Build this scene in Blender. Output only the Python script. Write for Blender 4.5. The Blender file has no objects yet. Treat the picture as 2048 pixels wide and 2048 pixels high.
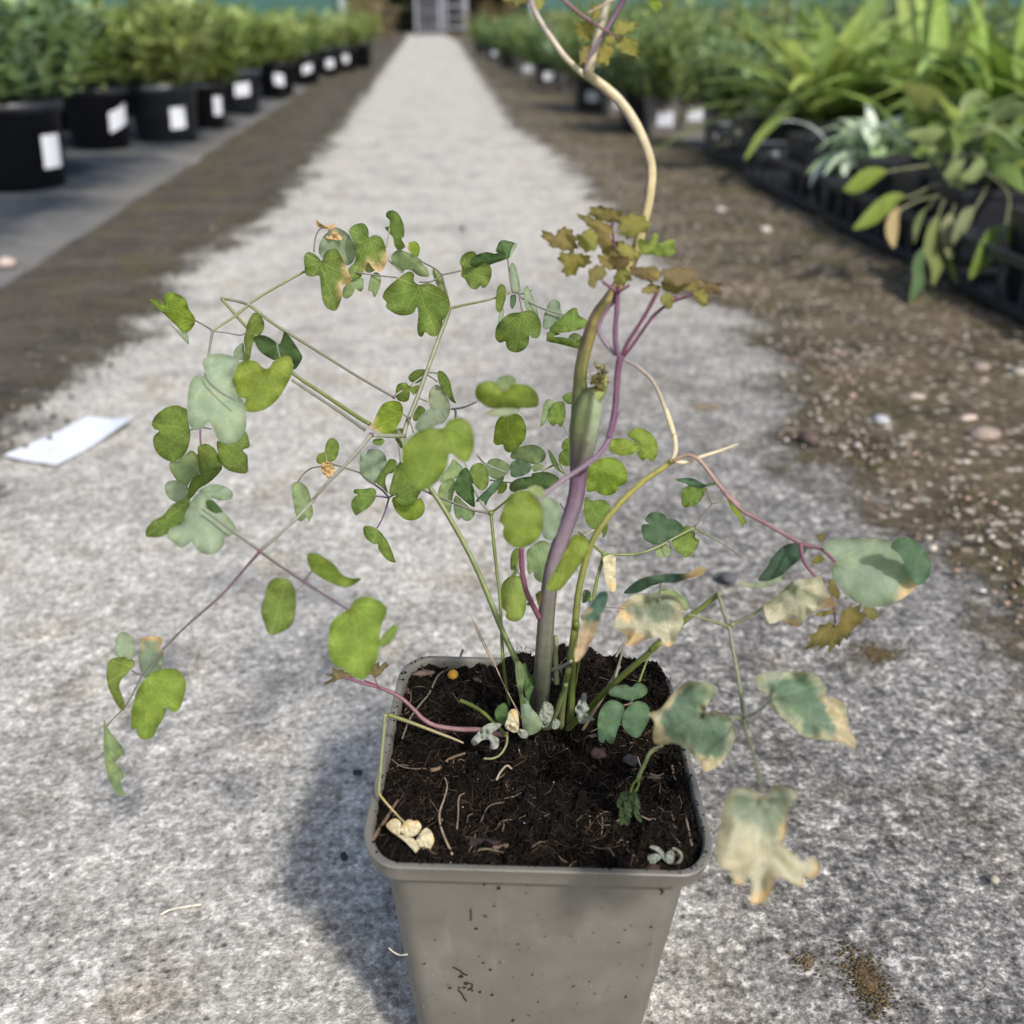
import bpy, bmesh, math, random
from mathutils import Vector, Matrix, noise
from mathutils.geometry import delaunay_2d_cdt

# ------------------------------------------------------------------ camera, sky, sun, exposure
SC = bpy.context.scene
COL = SC.collection
FPX = 2000.0
HCAM = 0.41
PITCH = math.atan(988 / 2000.0)
YAW = math.radians(4.97)
cp, sp = math.cos(PITCH), math.sin(PITCH)
FH = Vector((math.sin(YAW), math.cos(YAW), 0))
RIGHT = Vector((math.cos(YAW), -math.sin(YAW), 0))
FWD = FH * cp - Vector((0, 0, 1)) * sp
UP = FH * sp + Vector((0, 0, 1)) * cp
CAM = Vector((0, 0, HCAM))

cd = bpy.data.cameras.new('camera')
cam = bpy.data.objects.new('camera', cd)
COL.objects.link(cam)
cam.matrix_world = Matrix((
    (RIGHT.x, UP.x, -FWD.x, CAM.x),
    (RIGHT.y, UP.y, -FWD.y, CAM.y),
    (RIGHT.z, UP.z, -FWD.z, CAM.z),
    (0, 0, 0, 1)))
cd.sensor_width = 36
cd.lens = 36 * FPX / 2048
cd.clip_start = 0.02
cd.clip_end = 400
cd.dof.use_dof = True
cd.dof.focus_distance = 0.44
cd.dof.aperture_fstop = 7.6
SC.camera = cam

SUNV = Vector((0.062, -0.118, 0.142)).normalized()      # towards the sun: behind the camera, to the right
w = bpy.data.worlds.new('World')
SC.world = w
w.use_nodes = True
wn = w.node_tree.nodes
sky = wn.new('ShaderNodeTexSky')
sky.sky_type = 'NISHITA'
sky.sun_disc = False
sky.sun_elevation = math.asin(SUNV.z)
sky.sun_rotation = math.atan2(SUNV.x, SUNV.y)
sky.dust_density = 3.0
w.node_tree.links.new(sky.outputs[0], wn['Background'].inputs[0])
wn['Background'].inputs[1].default_value = 0.15
sd = bpy.data.lights.new('sun', 'SUN')
sd.energy = 3.4
sd.angle = math.radians(4.5)
sd.color = (1.0, 0.978, 0.945)
sun = bpy.data.objects.new('sun', sd)
COL.objects.link(sun)
sun.rotation_euler = SUNV.to_track_quat('Z', 'Y').to_euler()
sun.location = (2, -4, 5)
SC.view_settings.view_transform = 'Standard'
SC.view_settings.look = 'None'
SC.view_settings.gamma = 1
SC.view_settings.use_curve_mapping = False
SC.view_settings.exposure = 0.40

RNG = random.Random(7)


def P(px, py, d):
    return CAM + d * (FWD + (px - 1024) / FPX * RIGHT - (py - 1024) / FPX * UP)


def G(px, py, z=0.0):
    r = FWD + (px - 1024) / FPX * RIGHT - (py - 1024) / FPX * UP
    return CAM + r * ((z - HCAM) / r.z)


CROP = {'A': (280, 400, 3.22), 'B': (680, 400, 3.22), 'C': (1000, 380, 3.864), 'D': (180, 900, 3.22),
        'E': (640, 820, 3.864), 'F': (1040, 820, 3.864), 'G': (1300, 980, 3.22), 'H': (1160, 1300, 3.22),
        'I': (620, 1240, 3.864), 'J': (1000, 1260, 3.864), 'K': (680, 1560, 2.415), 'L': (980, 0, 3.864),
        'M': (0, 1300, 2.576), 'N': (1300, 500, 2.415), 'R': (1640, 180, 3.716), 'S': (0, 0, 1), 'X': (0, 0, 0.9434)}


def cv(c, x, y):
    o = CROP[c]
    return o[0] + x / o[2], o[1] + y / o[2]


def pts(c, s):
    out = []
    for t in s.split():
        v = [float(q) for q in t.split(',')]
        out.append(cv(c, v[0], v[1]) + tuple(v[2:]))
    return out


# ------------------------------------------------------------------ naming helpers
def tag(o, label=None, cat=None, group=None, kind=None):
    if label: o['label'] = label
    if cat: o['category'] = cat
    if group: o['group'] = group
    if kind: o['kind'] = kind
    return o


def empty(name, loc=(0, 0, 0), label=None, cat=None, group=None):
    o = bpy.data.objects.new(name, None)
    o.empty_display_size = 0.02
    o.location = loc
    COL.objects.link(o)
    return tag(o, label, cat, group)


def parent(o, p):
    o.parent = p
    o.matrix_parent_inverse = Matrix.Translation(-Vector(p.location)) if p.type == 'EMPTY' else Matrix.Identity(4)
    return o


class MB:
    """collects faces with a colour per vertex and links them as one mesh object"""

    def __init__(s):
        s.v, s.f, s.c = [], [], []
        s.uv, s.vein = None, None

    def add(s, v, f, c):
        n = len(s.v)
        s.v += [tuple(q) for q in v]
        s.f += [tuple(i + n for i in q) for q in f]
        if isinstance(c, list):
            s.c += c
        else:
            s.c += [tuple(c)] * len(v)

    def box(s, a, b, c, rot=None, org=None):
        x0, y0, z0 = a; x1, y1, z1 = b
        v = [Vector(q) for q in ((x0, y0, z0), (x1, y0, z0), (x1, y1, z0), (x0, y1, z0), (x0, y0, z1), (x1, y0, z1), (x1, y1, z1), (x0, y1, z1))]
        if rot: v = [rot @ q for q in v]
        if org: v = [q + Vector(org) for q in v]
        s.add(v, [(0, 3, 2, 1), (4, 5, 6, 7), (0, 1, 5, 4), (1, 2, 6, 5), (2, 3, 7, 6), (3, 0, 4, 7)], c)

    def build(s, name, mat, par=None, smooth=True):
        me = bpy.data.meshes.new(name)
        me.from_pydata(s.v, [], s.f)
        a = me.color_attributes.new('Col', 'FLOAT_COLOR', 'POINT')
        flat = []
        for q in s.c: flat += [q[0], q[1], q[2], 1.0]
        a.data.foreach_set('color', flat)
        if s.uv:
            u = me.uv_layers.new(name='leaf')
            vi = [0] * len(me.loops)
            me.loops.foreach_get('vertex_index', vi)
            fl = []
            for i in vi: fl += s.uv[i]
            u.data.foreach_set('uv', fl)
        if s.vein is not None:
            b = me.attributes.new('vein', 'FLOAT', 'POINT')
            b.data.foreach_set('value', s.vein if isinstance(s.vein, list) else [s.vein] * len(s.v))
        if smooth: me.polygons.foreach_set('use_smooth', [True] * len(me.polygons))
        me.materials.append(mat)
        me.update()
        o = bpy.data.objects.new(name, me)
        COL.objects.link(o)
        if par: parent(o, par)
        return o


def catmull(p, n=4, closed=False):
    out = []
    m = len(p)
    rng = range(m) if closed else range(m - 1)
    for i in rng:
        if closed:
            a, b, c, d = p[(i - 1) % m], p[i], p[(i + 1) % m], p[(i + 2) % m]
        else:
            b, c = p[i], p[i + 1]
            a = p[i - 1] if i > 0 else b + (b - c)
            d = p[i + 2] if i + 2 < m else c + (c - b)
        for k in range(n):
            t = k / n
            out.append(0.5 * ((2 * b) + (c - a) * t + (2 * a - 5 * b + 4 * c - d) * t * t + (3 * b - a - 3 * c + d) * t ** 3))
    if not closed: out.append(p[-1])
    return out


def tube(mb, p, rad, col, sides=8, col2=None):
    """p list of Vector, rad list; closed ends"""
    n = len(p)
    t0 = (p[1] - p[0]).normalized()
    nrm = t0.orthogonal().normalized()
    v, f, c = [], [], []
    for i in range(n):
        t = (p[min(i + 1, n - 1)] - p[max(i - 1, 0)])
        t = t.normalized() if t.length > 1e-9 else t0
        nrm = (nrm - t * nrm.dot(t))
        nrm = nrm.normalized() if nrm.length > 1e-6 else t.orthogonal().normalized()
        b = t.cross(nrm)
        k = i / (n - 1)
        cc = col if col2 is None else tuple(col[j] * (1 - k) + col2[j] * k for j in range(3))
        for s in range(sides):
            a = 2 * math.pi * s / sides
            k_ = 1 + 0.22 * noise.noise(Vector((s * 1.9, i * 0.13, n))) + 0.12 * noise.noise(Vector((s * 3.1, i * 0.9, n * 2)))
            v.append(p[i] + rad[i] * (1 + 0.05 * math.cos(s * 2.6)) * (math.cos(a) * nrm + math.sin(a) * b))
            c.append((cc[0] * k_, cc[1] * k_, cc[2] * k_))
    for i in range(n - 1):
        for s in range(sides):
            f.append((i * sides + s, i * sides + (s + 1) % sides, (i + 1) * sides + (s + 1) % sides, (i + 1) * sides + s))
    f.append(tuple(range(sides))[::-1])
    f.append(tuple((n - 1) * sides + s for s in range(sides)))
    mb.add(v, f, c)


# ------------------------------------------------------------------ materials
def newmat(name):
    m = bpy.data.materials.new(name)
    m.use_nodes = True
    nt = m.node_tree
    return m, nt, nt.nodes, nt.links, nt.nodes['Principled BSDF']


def nd(ns, t, **k):
    n = ns.new(t)
    for a, b in k.items(): setattr(n, a, b)
    return n


def noise_n(ns, lk, vec, scale, detail=4, rough=0.55, dist=0.0):
    n = nd(ns, 'ShaderNodeTexNoise')
    n.inputs['Scale'].default_value = scale
    n.inputs['Detail'].default_value = detail
    n.inputs['Roughness'].default_value = rough
    n.inputs['Distortion'].default_value = dist
    if vec is not None: lk.new(vec, n.inputs['Vector'])
    return n.outputs['Fac']


def ramp(ns, lk, fac, stops, interp='LINEAR'):
    r = nd(ns, 'ShaderNodeValToRGB')
    r.color_ramp.interpolation = interp
    e = r.color_ramp.elements
    while len(e) < len(stops): e.new(0.5)
    for q, (p_, c_) in zip(e, stops):
        q.position = p_
        q.color = (c_[0], c_[1], c_[2], 1) if isinstance(c_, (tuple, list)) else (c_, c_, c_, 1)
    lk.new(fac, r.inputs[0])
    return r.outputs[0]


def mix(ns, lk, fac, a, b, mode='MIX'):
    m = nd(ns, 'ShaderNodeMix', data_type='RGBA', blend_type=mode)
    for s, x in ((0, fac), (6, a), (7, b)):
        if isinstance(x, (int, float)): m.inputs[s].default_value = x
        elif isinstance(x, (tuple, list)): m.inputs[s].default_value = (x[0], x[1], x[2], 1)
        else: lk.new(x, m.inputs[s])
    return m.outputs[2]


def math_n(ns, lk, op, a, b=None, c=None, clamp=False):
    m = nd(ns, 'ShaderNodeMath', operation=op, use_clamp=clamp)
    for i, x in enumerate((a, b, c)):
        if x is None: continue
        if isinstance(x, (int, float)): m.inputs[i].default_value = x
        else: lk.new(x, m.inputs[i])
    return m.outputs[0]


def mapr(ns, lk, v, a, b, c=0.0, d=1.0, smooth=True):
    m = nd(ns, 'ShaderNodeMapRange')
    m.interpolation_type = 'SMOOTHSTEP' if smooth else 'LINEAR'
    lk.new(v, m.inputs[0])
    for i, x in enumerate((a, b, c, d)): m.inputs[i + 1].default_value = x
    return m.outputs[0]


def bump(ns, lk, bs, h, strength, dist):
    b = nd(ns, 'ShaderNodeBump')
    b.inputs['Strength'].default_value = strength
    b.inputs['Distance'].default_value = dist
    lk.new(h, b.inputs['Height'])
    lk.new(b.outputs[0], bs.inputs['Normal'])


def coords(ns, kind='Object'):
    return nd(ns, 'ShaderNodeTexCoord').outputs[kind]


def mat_col(name, rough=0.6, nscale=200, namt=0.3, spec=0.4, bumpd=0.0, bscale=None, transl=0.0):
    """colour from the Col attribute, broken up by noise"""
    m, nt, ns, lk, bs = newmat(name)
    at = nd(ns, 'ShaderNodeAttribute', attribute_name='Col')
    co = coords(ns)
    n = noise_n(ns, lk, co, nscale, 5)
    f = mapr(ns, lk, n, 0.25, 0.75, 1 - namt, 1 + namt, False)
    cmb = nd(ns, 'ShaderNodeVectorMath', operation='SCALE')
    lk.new(at.outputs['Color'], cmb.inputs[0])
    lk.new(f, cmb.inputs['Scale'])
    lk.new(cmb.outputs[0], bs.inputs['Base Color'])
    bs.inputs['Roughness'].default_value = rough
    bs.inputs['Specular IOR Level'].default_value = spec
    if bumpd:
        n2 = noise_n(ns, lk, co, bscale or nscale * 2, 4)
        bump(ns, lk, bs, n2, 0.6, bumpd)
    if transl:
        tr = nd(ns, 'ShaderNodeBsdfTranslucent')
        lk.new(cmb.outputs[0], tr.inputs[0])
        mx = nd(ns, 'ShaderNodeMixShader')
        mx.inputs[0].default_value = transl
        lk.new(bs.outputs[0], mx.inputs[1]); lk.new(tr.outputs[0], mx.inputs[2])
        lk.new(mx.outputs[0], ns['Material Output'].inputs[0])
    return m


def mat_leaf(name='leaf_tissue'):
    m, nt, ns, lk, bs = newmat(name)
    at = nd(ns, 'ShaderNodeAttribute', attribute_name='Col')
    ve = nd(ns, 'ShaderNodeAttribute', attribute_name='vein')
    uv = nd(ns, 'ShaderNodeUVMap', uv_map='leaf')
    oi = nd(ns, 'ShaderNodeObjectInfo')
    wob = nd(ns, 'ShaderNodeTexNoise')
    wob.inputs['Scale'].default_value = 4.0
    lk.new(uv.outputs[0], wob.inputs['Vector'])
    off = nd(ns, 'ShaderNodeVectorMath', operation='MULTIPLY_ADD')
    lk.new(wob.outputs['Color'], off.inputs[0]); off.inputs[1].default_value = (0.12, 0.12, 0); off.inputs[2].default_value = (0, 0, 0)
    ad = nd(ns, 'ShaderNodeVectorMath', operation='ADD')
    lk.new(uv.outputs[0], ad.inputs[0]); lk.new(off.outputs[0], ad.inputs[1])
    sub = nd(ns, 'ShaderNodeVectorMath', operation='SUBTRACT')
    lk.new(ad.outputs[0], sub.inputs[0]); sub.inputs[1].default_value = (0.06, 0.06, 0)
    sx = nd(ns, 'ShaderNodeSeparateXYZ'); lk.new(sub.outputs[0], sx.inputs[0])
    th = math_n(ns, lk, 'ARCTAN2', sx.outputs[1], sx.outputs[0])
    ln = nd(ns, 'ShaderNodeVectorMath', operation='LENGTH'); lk.new(sub.outputs[0], ln.inputs[0])
    sn = math_n(ns, lk, 'ABSOLUTE', math_n(ns, lk, 'SINE', math_n(ns, lk, 'MULTIPLY', th, 4.0)))
    dd = math_n(ns, lk, 'MULTIPLY', sn, math_n(ns, lk, 'MULTIPLY', ln.outputs['Value'], 0.25))
    m1 = mapr(ns, lk, dd, 0.003, 0.013, 1.0, 0.0)
    vo = nd(ns, 'ShaderNodeTexVoronoi', feature='DISTANCE_TO_EDGE')
    vo.inputs['Scale'].default_value = 6.5
    lk.new(sub.outputs[0], vo.inputs['Vector'])
    m2 = mapr(ns, lk, vo.outputs['Distance'], 0.01, 0.06, 0.6, 0.0)
    vn = math_n(ns, lk, 'MULTIPLY', math_n(ns, lk, 'MAXIMUM', m1, m2), ve.outputs['Fac'])
    n = noise_n(ns, lk, coords(ns), 160, 5)
    f = mapr(ns, lk, n, 0.25, 0.75, 0.80, 1.2, False)
    blm = mapr(ns, lk, noise_n(ns, lk, coords(ns), 420, 3, 0.6), 0.66, 0.74, 0, 0.5)
    yel = mapr(ns, lk, noise_n(ns, lk, coords(ns), 70, 4, 0.6), 0.48, 0.72, 0, 0.45)
    lc = mix(ns, lk, yel, at.outputs['Color'], mix(ns, lk, 1.0, at.outputs['Color'], (1.45, 1.2, 0.95), 'MULTIPLY'))
    lc = mix(ns, lk, blm, lc, mix(ns, lk, 1.0, lc, (0.75, 0.6, 0.5), 'MULTIPLY'))
    sc = nd(ns, 'ShaderNodeVectorMath', operation='SCALE')
    lk.new(lc, sc.inputs[0]); lk.new(f, sc.inputs['Scale'])
    br = nd(ns, 'ShaderNodeVectorMath', operation='MULTIPLY_ADD')
    lk.new(sc.outputs[0], br.inputs[0]); br.inputs[1].default_value = (1.7, 1.5, 1.7); br.inputs[2].default_value = (0.03, 0.035, 0.02)
    colr = mix(ns, lk, vn, sc.outputs[0], br.outputs[0])
    lk.new(colr, bs.inputs['Base Color'])
    bs.inputs['Roughness'].default_value = 0.62
    bs.inputs['Specular IOR Level'].default_value = 0.22
    h = math_n(ns, lk, 'ADD', math_n(ns, lk, 'MULTIPLY', vn, -0.5), math_n(ns, lk, 'MULTIPLY', n, 0.6))
    bump(ns, lk, bs, h, 0.5, 0.0010)
    tr = nd(ns, 'ShaderNodeBsdfTranslucent')
    tm = mix(ns, lk, 1.0, colr, (1.35, 1.25, 0.8), 'MULTIPLY')
    lk.new(tm, tr.inputs[0])
    mx = nd(ns, 'ShaderNodeMixShader'); mx.inputs[0].default_value = 0.48
    lk.new(bs.outputs[0], mx.inputs[1]); lk.new(tr.outputs[0], mx.inputs[2])
    lk.new(mx.outputs[0], ns['Material Output'].inputs[0])
    return m


def mat_concrete():
    m, nt, ns, lk, bs = newmat('weathered_concrete')
    co = coords(ns)
    fine = noise_n(ns, lk, co, 300, 6, 0.7)
    grit = noise_n(ns, lk, co, 120, 6, 0.68)
    mid = noise_n(ns, lk, co, 30, 5, 0.6)
    big = noise_n(ns, lk, co, 5.5, 5, 0.6)
    sx = nd(ns, 'ShaderNodeSeparateXYZ'); lk.new(co, sx.inputs[0])
    # the right-hand part of the slab near the pot is dirtier, an uneven old stain
    xr = mapr(ns, lk, math_n(ns, lk, 'ADD', sx.outputs[0], math_n(ns, lk, 'MULTIPLY', big, 0.22)), 0.13, 0.30)
    yr = mapr(ns, lk, sx.outputs[1], 0.7, 2.2, 1.0, 0.0)
    dirt = math_n(ns, lk, 'MULTIPLY', xr, yr)
    v = math_n(ns, lk, 'ADD', math_n(ns, lk, 'MULTIPLY', fine, 0.46), math_n(ns, lk, 'MULTIPLY', grit, 0.36))
    v = math_n(ns, lk, 'ADD', v, math_n(ns, lk, 'MULTIPLY', mid, 0.18))
    clean = ramp(ns, lk, v, [(0.385, (0.13, 0.124, 0.113)), (0.455, (0.315, 0.305, 0.284)), (0.525, (0.44, 0.427, 0.402)), (0.61, (0.74, 0.725, 0.695))])
    dirty = ramp(ns, lk, v, [(0.40, (0.038, 0.037, 0.036)), (0.47, (0.125, 0.122, 0.119)), (0.53, (0.25, 0.245, 0.236)), (0.605, (0.62, 0.61, 0.59))])
    c = mix(ns, lk, dirt, clean, dirty)
    stain = mapr(ns, lk, noise_n(ns, lk, co, 11, 5, 0.65), 0.50, 0.72, 0, 0.6)
    c = mix(ns, lk, stain, c, mix(ns, lk, 1.0, c, (0.80, 0.70, 0.56), 'MULTIPLY'))
    blot = mapr(ns, lk, noise_n(ns, lk, co, 7.0, 5, 0.65, 0.5), 0.46, 0.70, 0, 0.8)
    c = mix(ns, lk, blot, c, mix(ns, lk, 1.0, c, (0.62, 0.62, 0.63), 'MULTIPLY'))
    # dark grit specks
    vo = nd(ns, 'ShaderNodeTexVoronoi'); vo.inputs['Scale'].default_value = 46
    lk.new(co, vo.inputs['Vector'])
    spk = mapr(ns, lk, vo.outputs['Distance'], 0.03, 0.10, 0.6, 0)
    # crisp aggregate grains, each with its own tone, and small pits
    wv = nd(ns, 'ShaderNodeTexNoise'); wv.inputs['Scale'].default_value = 500; lk.new(co, wv.inputs['Vector'])
    wo = nd(ns, 'ShaderNodeVectorMath', operation='MULTIPLY_ADD'); lk.new(wv.outputs['Color'], wo.inputs[0]); wo.inputs[1].default_value = (0.0022, 0.0022, 0); lk.new(co, wo.inputs[2])
    for scl, amt in ((430, 0.55), (190, 0.40)):
        va = nd(ns, 'ShaderNodeTexVoronoi'); va.inputs['Scale'].default_value = scl; lk.new(wo.outputs[0], va.inputs['Vector'])
        sc_ = nd(ns, 'ShaderNodeSeparateColor'); lk.new(va.outputs['Color'], sc_.inputs[0])
        tone = mapr(ns, lk, sc_.outputs[0], 0.0, 1.0, 0.55, 1.42, False)
        cmb_ = nd(ns, 'ShaderNodeVectorMath', operation='SCALE'); lk.new(c, cmb_.inputs[0]); lk.new(tone, cmb_.inputs['Scale'])
        c = mix(ns, lk, amt, c, cmb_.outputs[0])
    vp = nd(ns, 'ShaderNodeTexVoronoi'); vp.inputs['Scale'].default_value = 150; lk.new(wo.outputs[0], vp.inputs['Vector'])
    sp2 = nd(ns, 'ShaderNodeSeparateColor'); lk.new(vp.outputs['Color'], sp2.inputs[0])
    pit = math_n(ns, lk, 'MULTIPLY', mapr(ns, lk, vp.outputs['Distance'], 0.10, 0.30, 0.75, 0), mapr(ns, lk, sp2.outputs[1], 0.72, 0.8))
    c = mix(ns, lk, pit, c, (0.06, 0.056, 0.052))
    c = mix(ns, lk, spk, c, (0.10, 0.092, 0.082))
    c = mix(ns, lk, 1.0, c, (1.02, 1.0, 0.955), 'MULTIPLY')
    lk.new(c, bs.inputs['Base Color'])
    bs.inputs['Roughness'].default_value = 0.9
    bs.inputs['Specular IOR Level'].default_value = 0.25
    h = math_n(ns, lk, 'ADD', math_n(ns, lk, 'MULTIPLY', fine, 0.5), grit)
    bump(ns, lk, bs, h, 0.9, 0.004)
    return m


def mat_mud(name, dark, light, pebble, edge=True):
    m, nt, ns, lk, bs = newmat(name)
    co = coords(ns)
    a = noise_n(ns, lk, co, 9, 6, 0.65)
    b = noise_n(ns, lk, co, 90, 6, 0.65)
    v = math_n(ns, lk, 'ADD', math_n(ns, lk, 'MULTIPLY', a, 0.6), math_n(ns, lk, 'MULTIPLY', b, 0.4))
    c = ramp(ns, lk, v, [(0.38, dark), (0.60, light)])
    if pebble:
        vo = nd(ns, 'ShaderNodeTexVoronoi'); vo.inputs['Scale'].default_value = 75
        lk.new(co, vo.inputs['Vector'])
        pm = mapr(ns, lk, vo.outputs['Distance'], 0.25, 0.5, 1, 0)
        sel = nd(ns, 'ShaderNodeSeparateColor'); lk.new(vo.outputs['Color'], sel.inputs[0])
        pm = math_n(ns, lk, 'MULTIPLY', pm, mapr(ns, lk, sel.outputs[0], 0.30, 0.55))
        pc = ramp(ns, lk, sel.outputs[1], [(0.0, (0.13, 0.10, 0.065)), (0.5, (0.28, 0.235, 0.175)), (1.0, (0.44, 0.40, 0.34))])
        c = mix(ns, lk, pm, c, pc)
    gm = mapr(ns, lk, noise_n(ns, lk, co, 7, 6, 0.65), 0.48, 0.64, 0, 0.6)
    c = mix(ns, lk, gm, c, (0.085, 0.075, 0.03))
    lk.new(c, bs.inputs['Base Color'])
    lk.new(mapr(ns, lk, noise_n(ns, lk, co, 22, 5, 0.65), 0.42, 0.62, 0.6, 0.95), bs.inputs['Roughness'])
    bs.inputs['Specular IOR Level'].default_value = 0.2
    bump(ns, lk, bs, math_n(ns, lk, 'ADD', v, math_n(ns, lk, 'MULTIPLY', noise_n(ns, lk, co, 40, 5, 0.65), 0.8)), 1.0, 0.016)
    if edge:
        at = nd(ns, 'ShaderNodeAttribute', attribute_name='Col')
        sp_ = nd(ns, 'ShaderNodeSeparateColor'); lk.new(at.outputs['Color'], sp_.inputs[0])
        e = math_n(ns, lk, 'ADD', sp_.outputs[0], math_n(ns, lk, 'MULTIPLY', math_n(ns, lk, 'SUBTRACT', noise_n(ns, lk, co, 8, 8, 0.72), 0.5), 2.3))
        e = math_n(ns, lk, 'ADD', e, math_n(ns, lk, 'MULTIPLY', math_n(ns, lk, 'SUBTRACT', noise_n(ns, lk, co, 130, 5, 0.7), 0.5), 1.1))
        al = mapr(ns, lk, e, 0.15, 0.75)
        tr = nd(ns, 'ShaderNodeBsdfTransparent')
        mx = nd(ns, 'ShaderNodeMixShader')
        lk.new(al, mx.inputs[0]); lk.new(tr.outputs[0], mx.inputs[1]); lk.new(bs.outputs[0], mx.inputs[2])
        lk.new(mx.outputs[0], ns['Material Output'].inputs[0])
    return m


def mat_plastic_pot():
    m, nt, ns, lk, bs = newmat('taupe_plastic')
    co = coords(ns)
    a = noise_n(ns, lk, co, 60, 4)
    c = ramp(ns, lk, a, [(0.3, (0.108, 0.100, 0.083)), (0.7, (0.134, 0.125, 0.105))])
    sp1 = mapr(ns, lk, noise_n(ns, lk, co, 260, 3, 0.5), 0.70, 0.76)
    c = mix(ns, lk, math_n(ns, lk, 'MULTIPLY', sp1, 0.75), c, (0.025, 0.02, 0.016))
    mp = nd(ns, 'ShaderNodeMapping'); mp.inputs['Scale'].default_value = (1, 1, 0.12); lk.new(co, mp.inputs[0])
    streak = mapr(ns, lk, noise_n(ns, lk, mp.outputs[0], 130, 5, 0.7), 0.54, 0.78, 0, 0.35)
    c = mix(ns, lk, streak, c, (0.20, 0.19, 0.165))
    smear = mapr(ns, lk, noise_n(ns, lk, co, 75, 6, 0.75), 0.60, 0.74, 0, 0.5)
    c = mix(ns, lk, smear, c, (0.055, 0.048, 0.040))
    dusty = mapr(ns, lk, noise_n(ns, lk, co, 28, 5, 0.7), 0.50, 0.8, 0, 0.4)
    c = mix(ns, lk, dusty, c, (0.22, 0.21, 0.185))
    lk.new(c, bs.inputs['Base Color'])
    bs.inputs['Roughness'].default_value = 0.48
    lk.new(mapr(ns, lk, a, 0.3, 0.7, 0.42, 0.62), bs.inputs['Roughness'])
    bump(ns, lk, bs, noise_n(ns, lk, co, 900, 2), 0.12, 0.0003)
    return m


def mat_paper():
    m, nt, ns, lk, bs = newmat('printed_white_label')
    co = coords(ns, 'Generated')
    br = nd(ns, 'ShaderNodeTexBrick')
    lk.new(co, br.inputs['Vector'])
    br.inputs['Scale'].default_value = 9
    br.inputs['Color1'].default_value = (0.60, 0.62, 0.66, 1); br.inputs['Color2'].default_value = (0.48, 0.50, 0.55, 1)
    br.inputs['Mortar'].default_value = (0.62, 0.64, 0.68, 1)
    br.inputs['Mortar Size'].default_value = 0.06
    n = noise_n(ns, lk, coords(ns), 60, 4)
    c = mix(ns, lk, mapr(ns, lk, n, 0.55, 0.75, 0, 0.45), br.outputs[0], (0.44, 0.42, 0.34))
    lk.new(c, bs.inputs['Base Color'])
    bs.inputs['Roughness'].default_value = 0.5
    return m


def mat_fabric():
    m, nt, ns, lk, bs = newmat('weed_fabric')
    co = coords(ns)
    wv = nd(ns, 'ShaderNodeTexWave'); wv.inputs['Scale'].default_value = 60; wv.inputs['Distortion'].default_value = 1.0
    lk.new(co, wv.inputs['Vector'])
    a = noise_n(ns, lk, co, 3.2, 6, 0.65)
    c = ramp(ns, lk, a, [(0.36, (0.014, 0.018, 0.024)), (0.5, (0.032, 0.038, 0.047)), (0.68, (0.12, 0.117, 0.11))])
    c = mix(ns, lk, 0.25, c, mix(ns, lk, 1.0, c, wv.outputs[0], 'MULTIPLY'))
    sx = nd(ns, 'ShaderNodeSeparateXYZ'); lk.new(co, sx.inputs[0])
    ed = mapr(ns, lk, math_n(ns, lk, 'ADD', sx.outputs[0], math_n(ns, lk, 'MULTIPLY', a, 0.2)), -0.80, -0.62, 0, 0.7)
    c = mix(ns, lk, ed, c, (0.17, 0.163, 0.147))
    lk.new(c, bs.inputs['Base Color'])
    bs.inputs['Roughness'].default_value = 0.85
    bs.inputs['Specular IOR Level'].default_value = 0.12
    bump(ns, lk, bs, a, 0.6, 0.02)
    return m


M = {}
M['leaf'] = mat_leaf()
M['stem'] = mat_col('stalk_tissue', 0.5, 260, 0.18, 0.4, 0.0004, 500)
M['dry'] = mat_col('dried_leaf', 0.8, 300, 0.25, 0.2, 0.0008, 400, 0.2)
M['soil'] = mat_col('peat', 1.0, 500, 0.6, 0.06, 0.0015, 700)
M['fibre'] = mat_col('peat_fibre', 0.85, 400, 0.4, 0.2)
M['bgleaf'] = mat_col('background_foliage', 0.5, 40, 0.25, 0.4, 0, None, 0.35)
M['bark'] = mat_col('bark_chip', 0.85, 300, 0.45, 0.25, 0.001, 300)
M['stone'] = mat_col('stone', 0.8, 120, 0.25, 0.35, 0.001, 200)
M['black'] = mat_col('black_plastic', 0.42, 30, 0.25, 0.4)
M['metal'] = mat_col('galvanised_metal', 0.45, 30, 0.15, 0.5)
M['net'] = mat_col('windbreak_netting', 0.7, 3, 0.2, 0.2)
M['moss'] = mat_col('dry_moss', 0.95, 200, 0.4, 0.1)
M['pot'] = mat_plastic_pot()
M['paper'] = mat_paper()
M['concrete'] = mat_concrete()
M['mudl'] = mat_mud('damp_mud', (0.038, 0.031, 0.024), (0.105, 0.088, 0.066), False)
M['mudr'] = mat_mud('gritty_mud', (0.026, 0.020, 0.011), (0.145, 0.115, 0.072), True)
M['ground'] = mat_mud('bare_ground', (0.07, 0.06, 0.045), (0.16, 0.135, 0.10), False, False)
M['fabric'] = mat_fabric()


# ------------------------------------------------------------------ the setting
def sheet(name, quad, z, mat, nx=1, ny=1, fn=None):
    mb = MB()
    (x0, y0), (x1, y1) = quad
    v, f = [], []
    for j in range(ny + 1):
        for i in range(nx + 1):
            x = x0 + (x1 - x0) * i / nx; y = y0 + (y1 - y0) * j / ny
            v.append((x, y, z + (fn(x, y) if fn else 0)))
    for j in range(ny):
        for i in range(nx):
            a = j * (nx + 1) + i
            f.append((a, a + 1, a + nx + 2, a + nx + 1))
    mb.add(v, f, (1, 1, 1))
    return tag(mb.build(name, mat), kind='structure')


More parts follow.
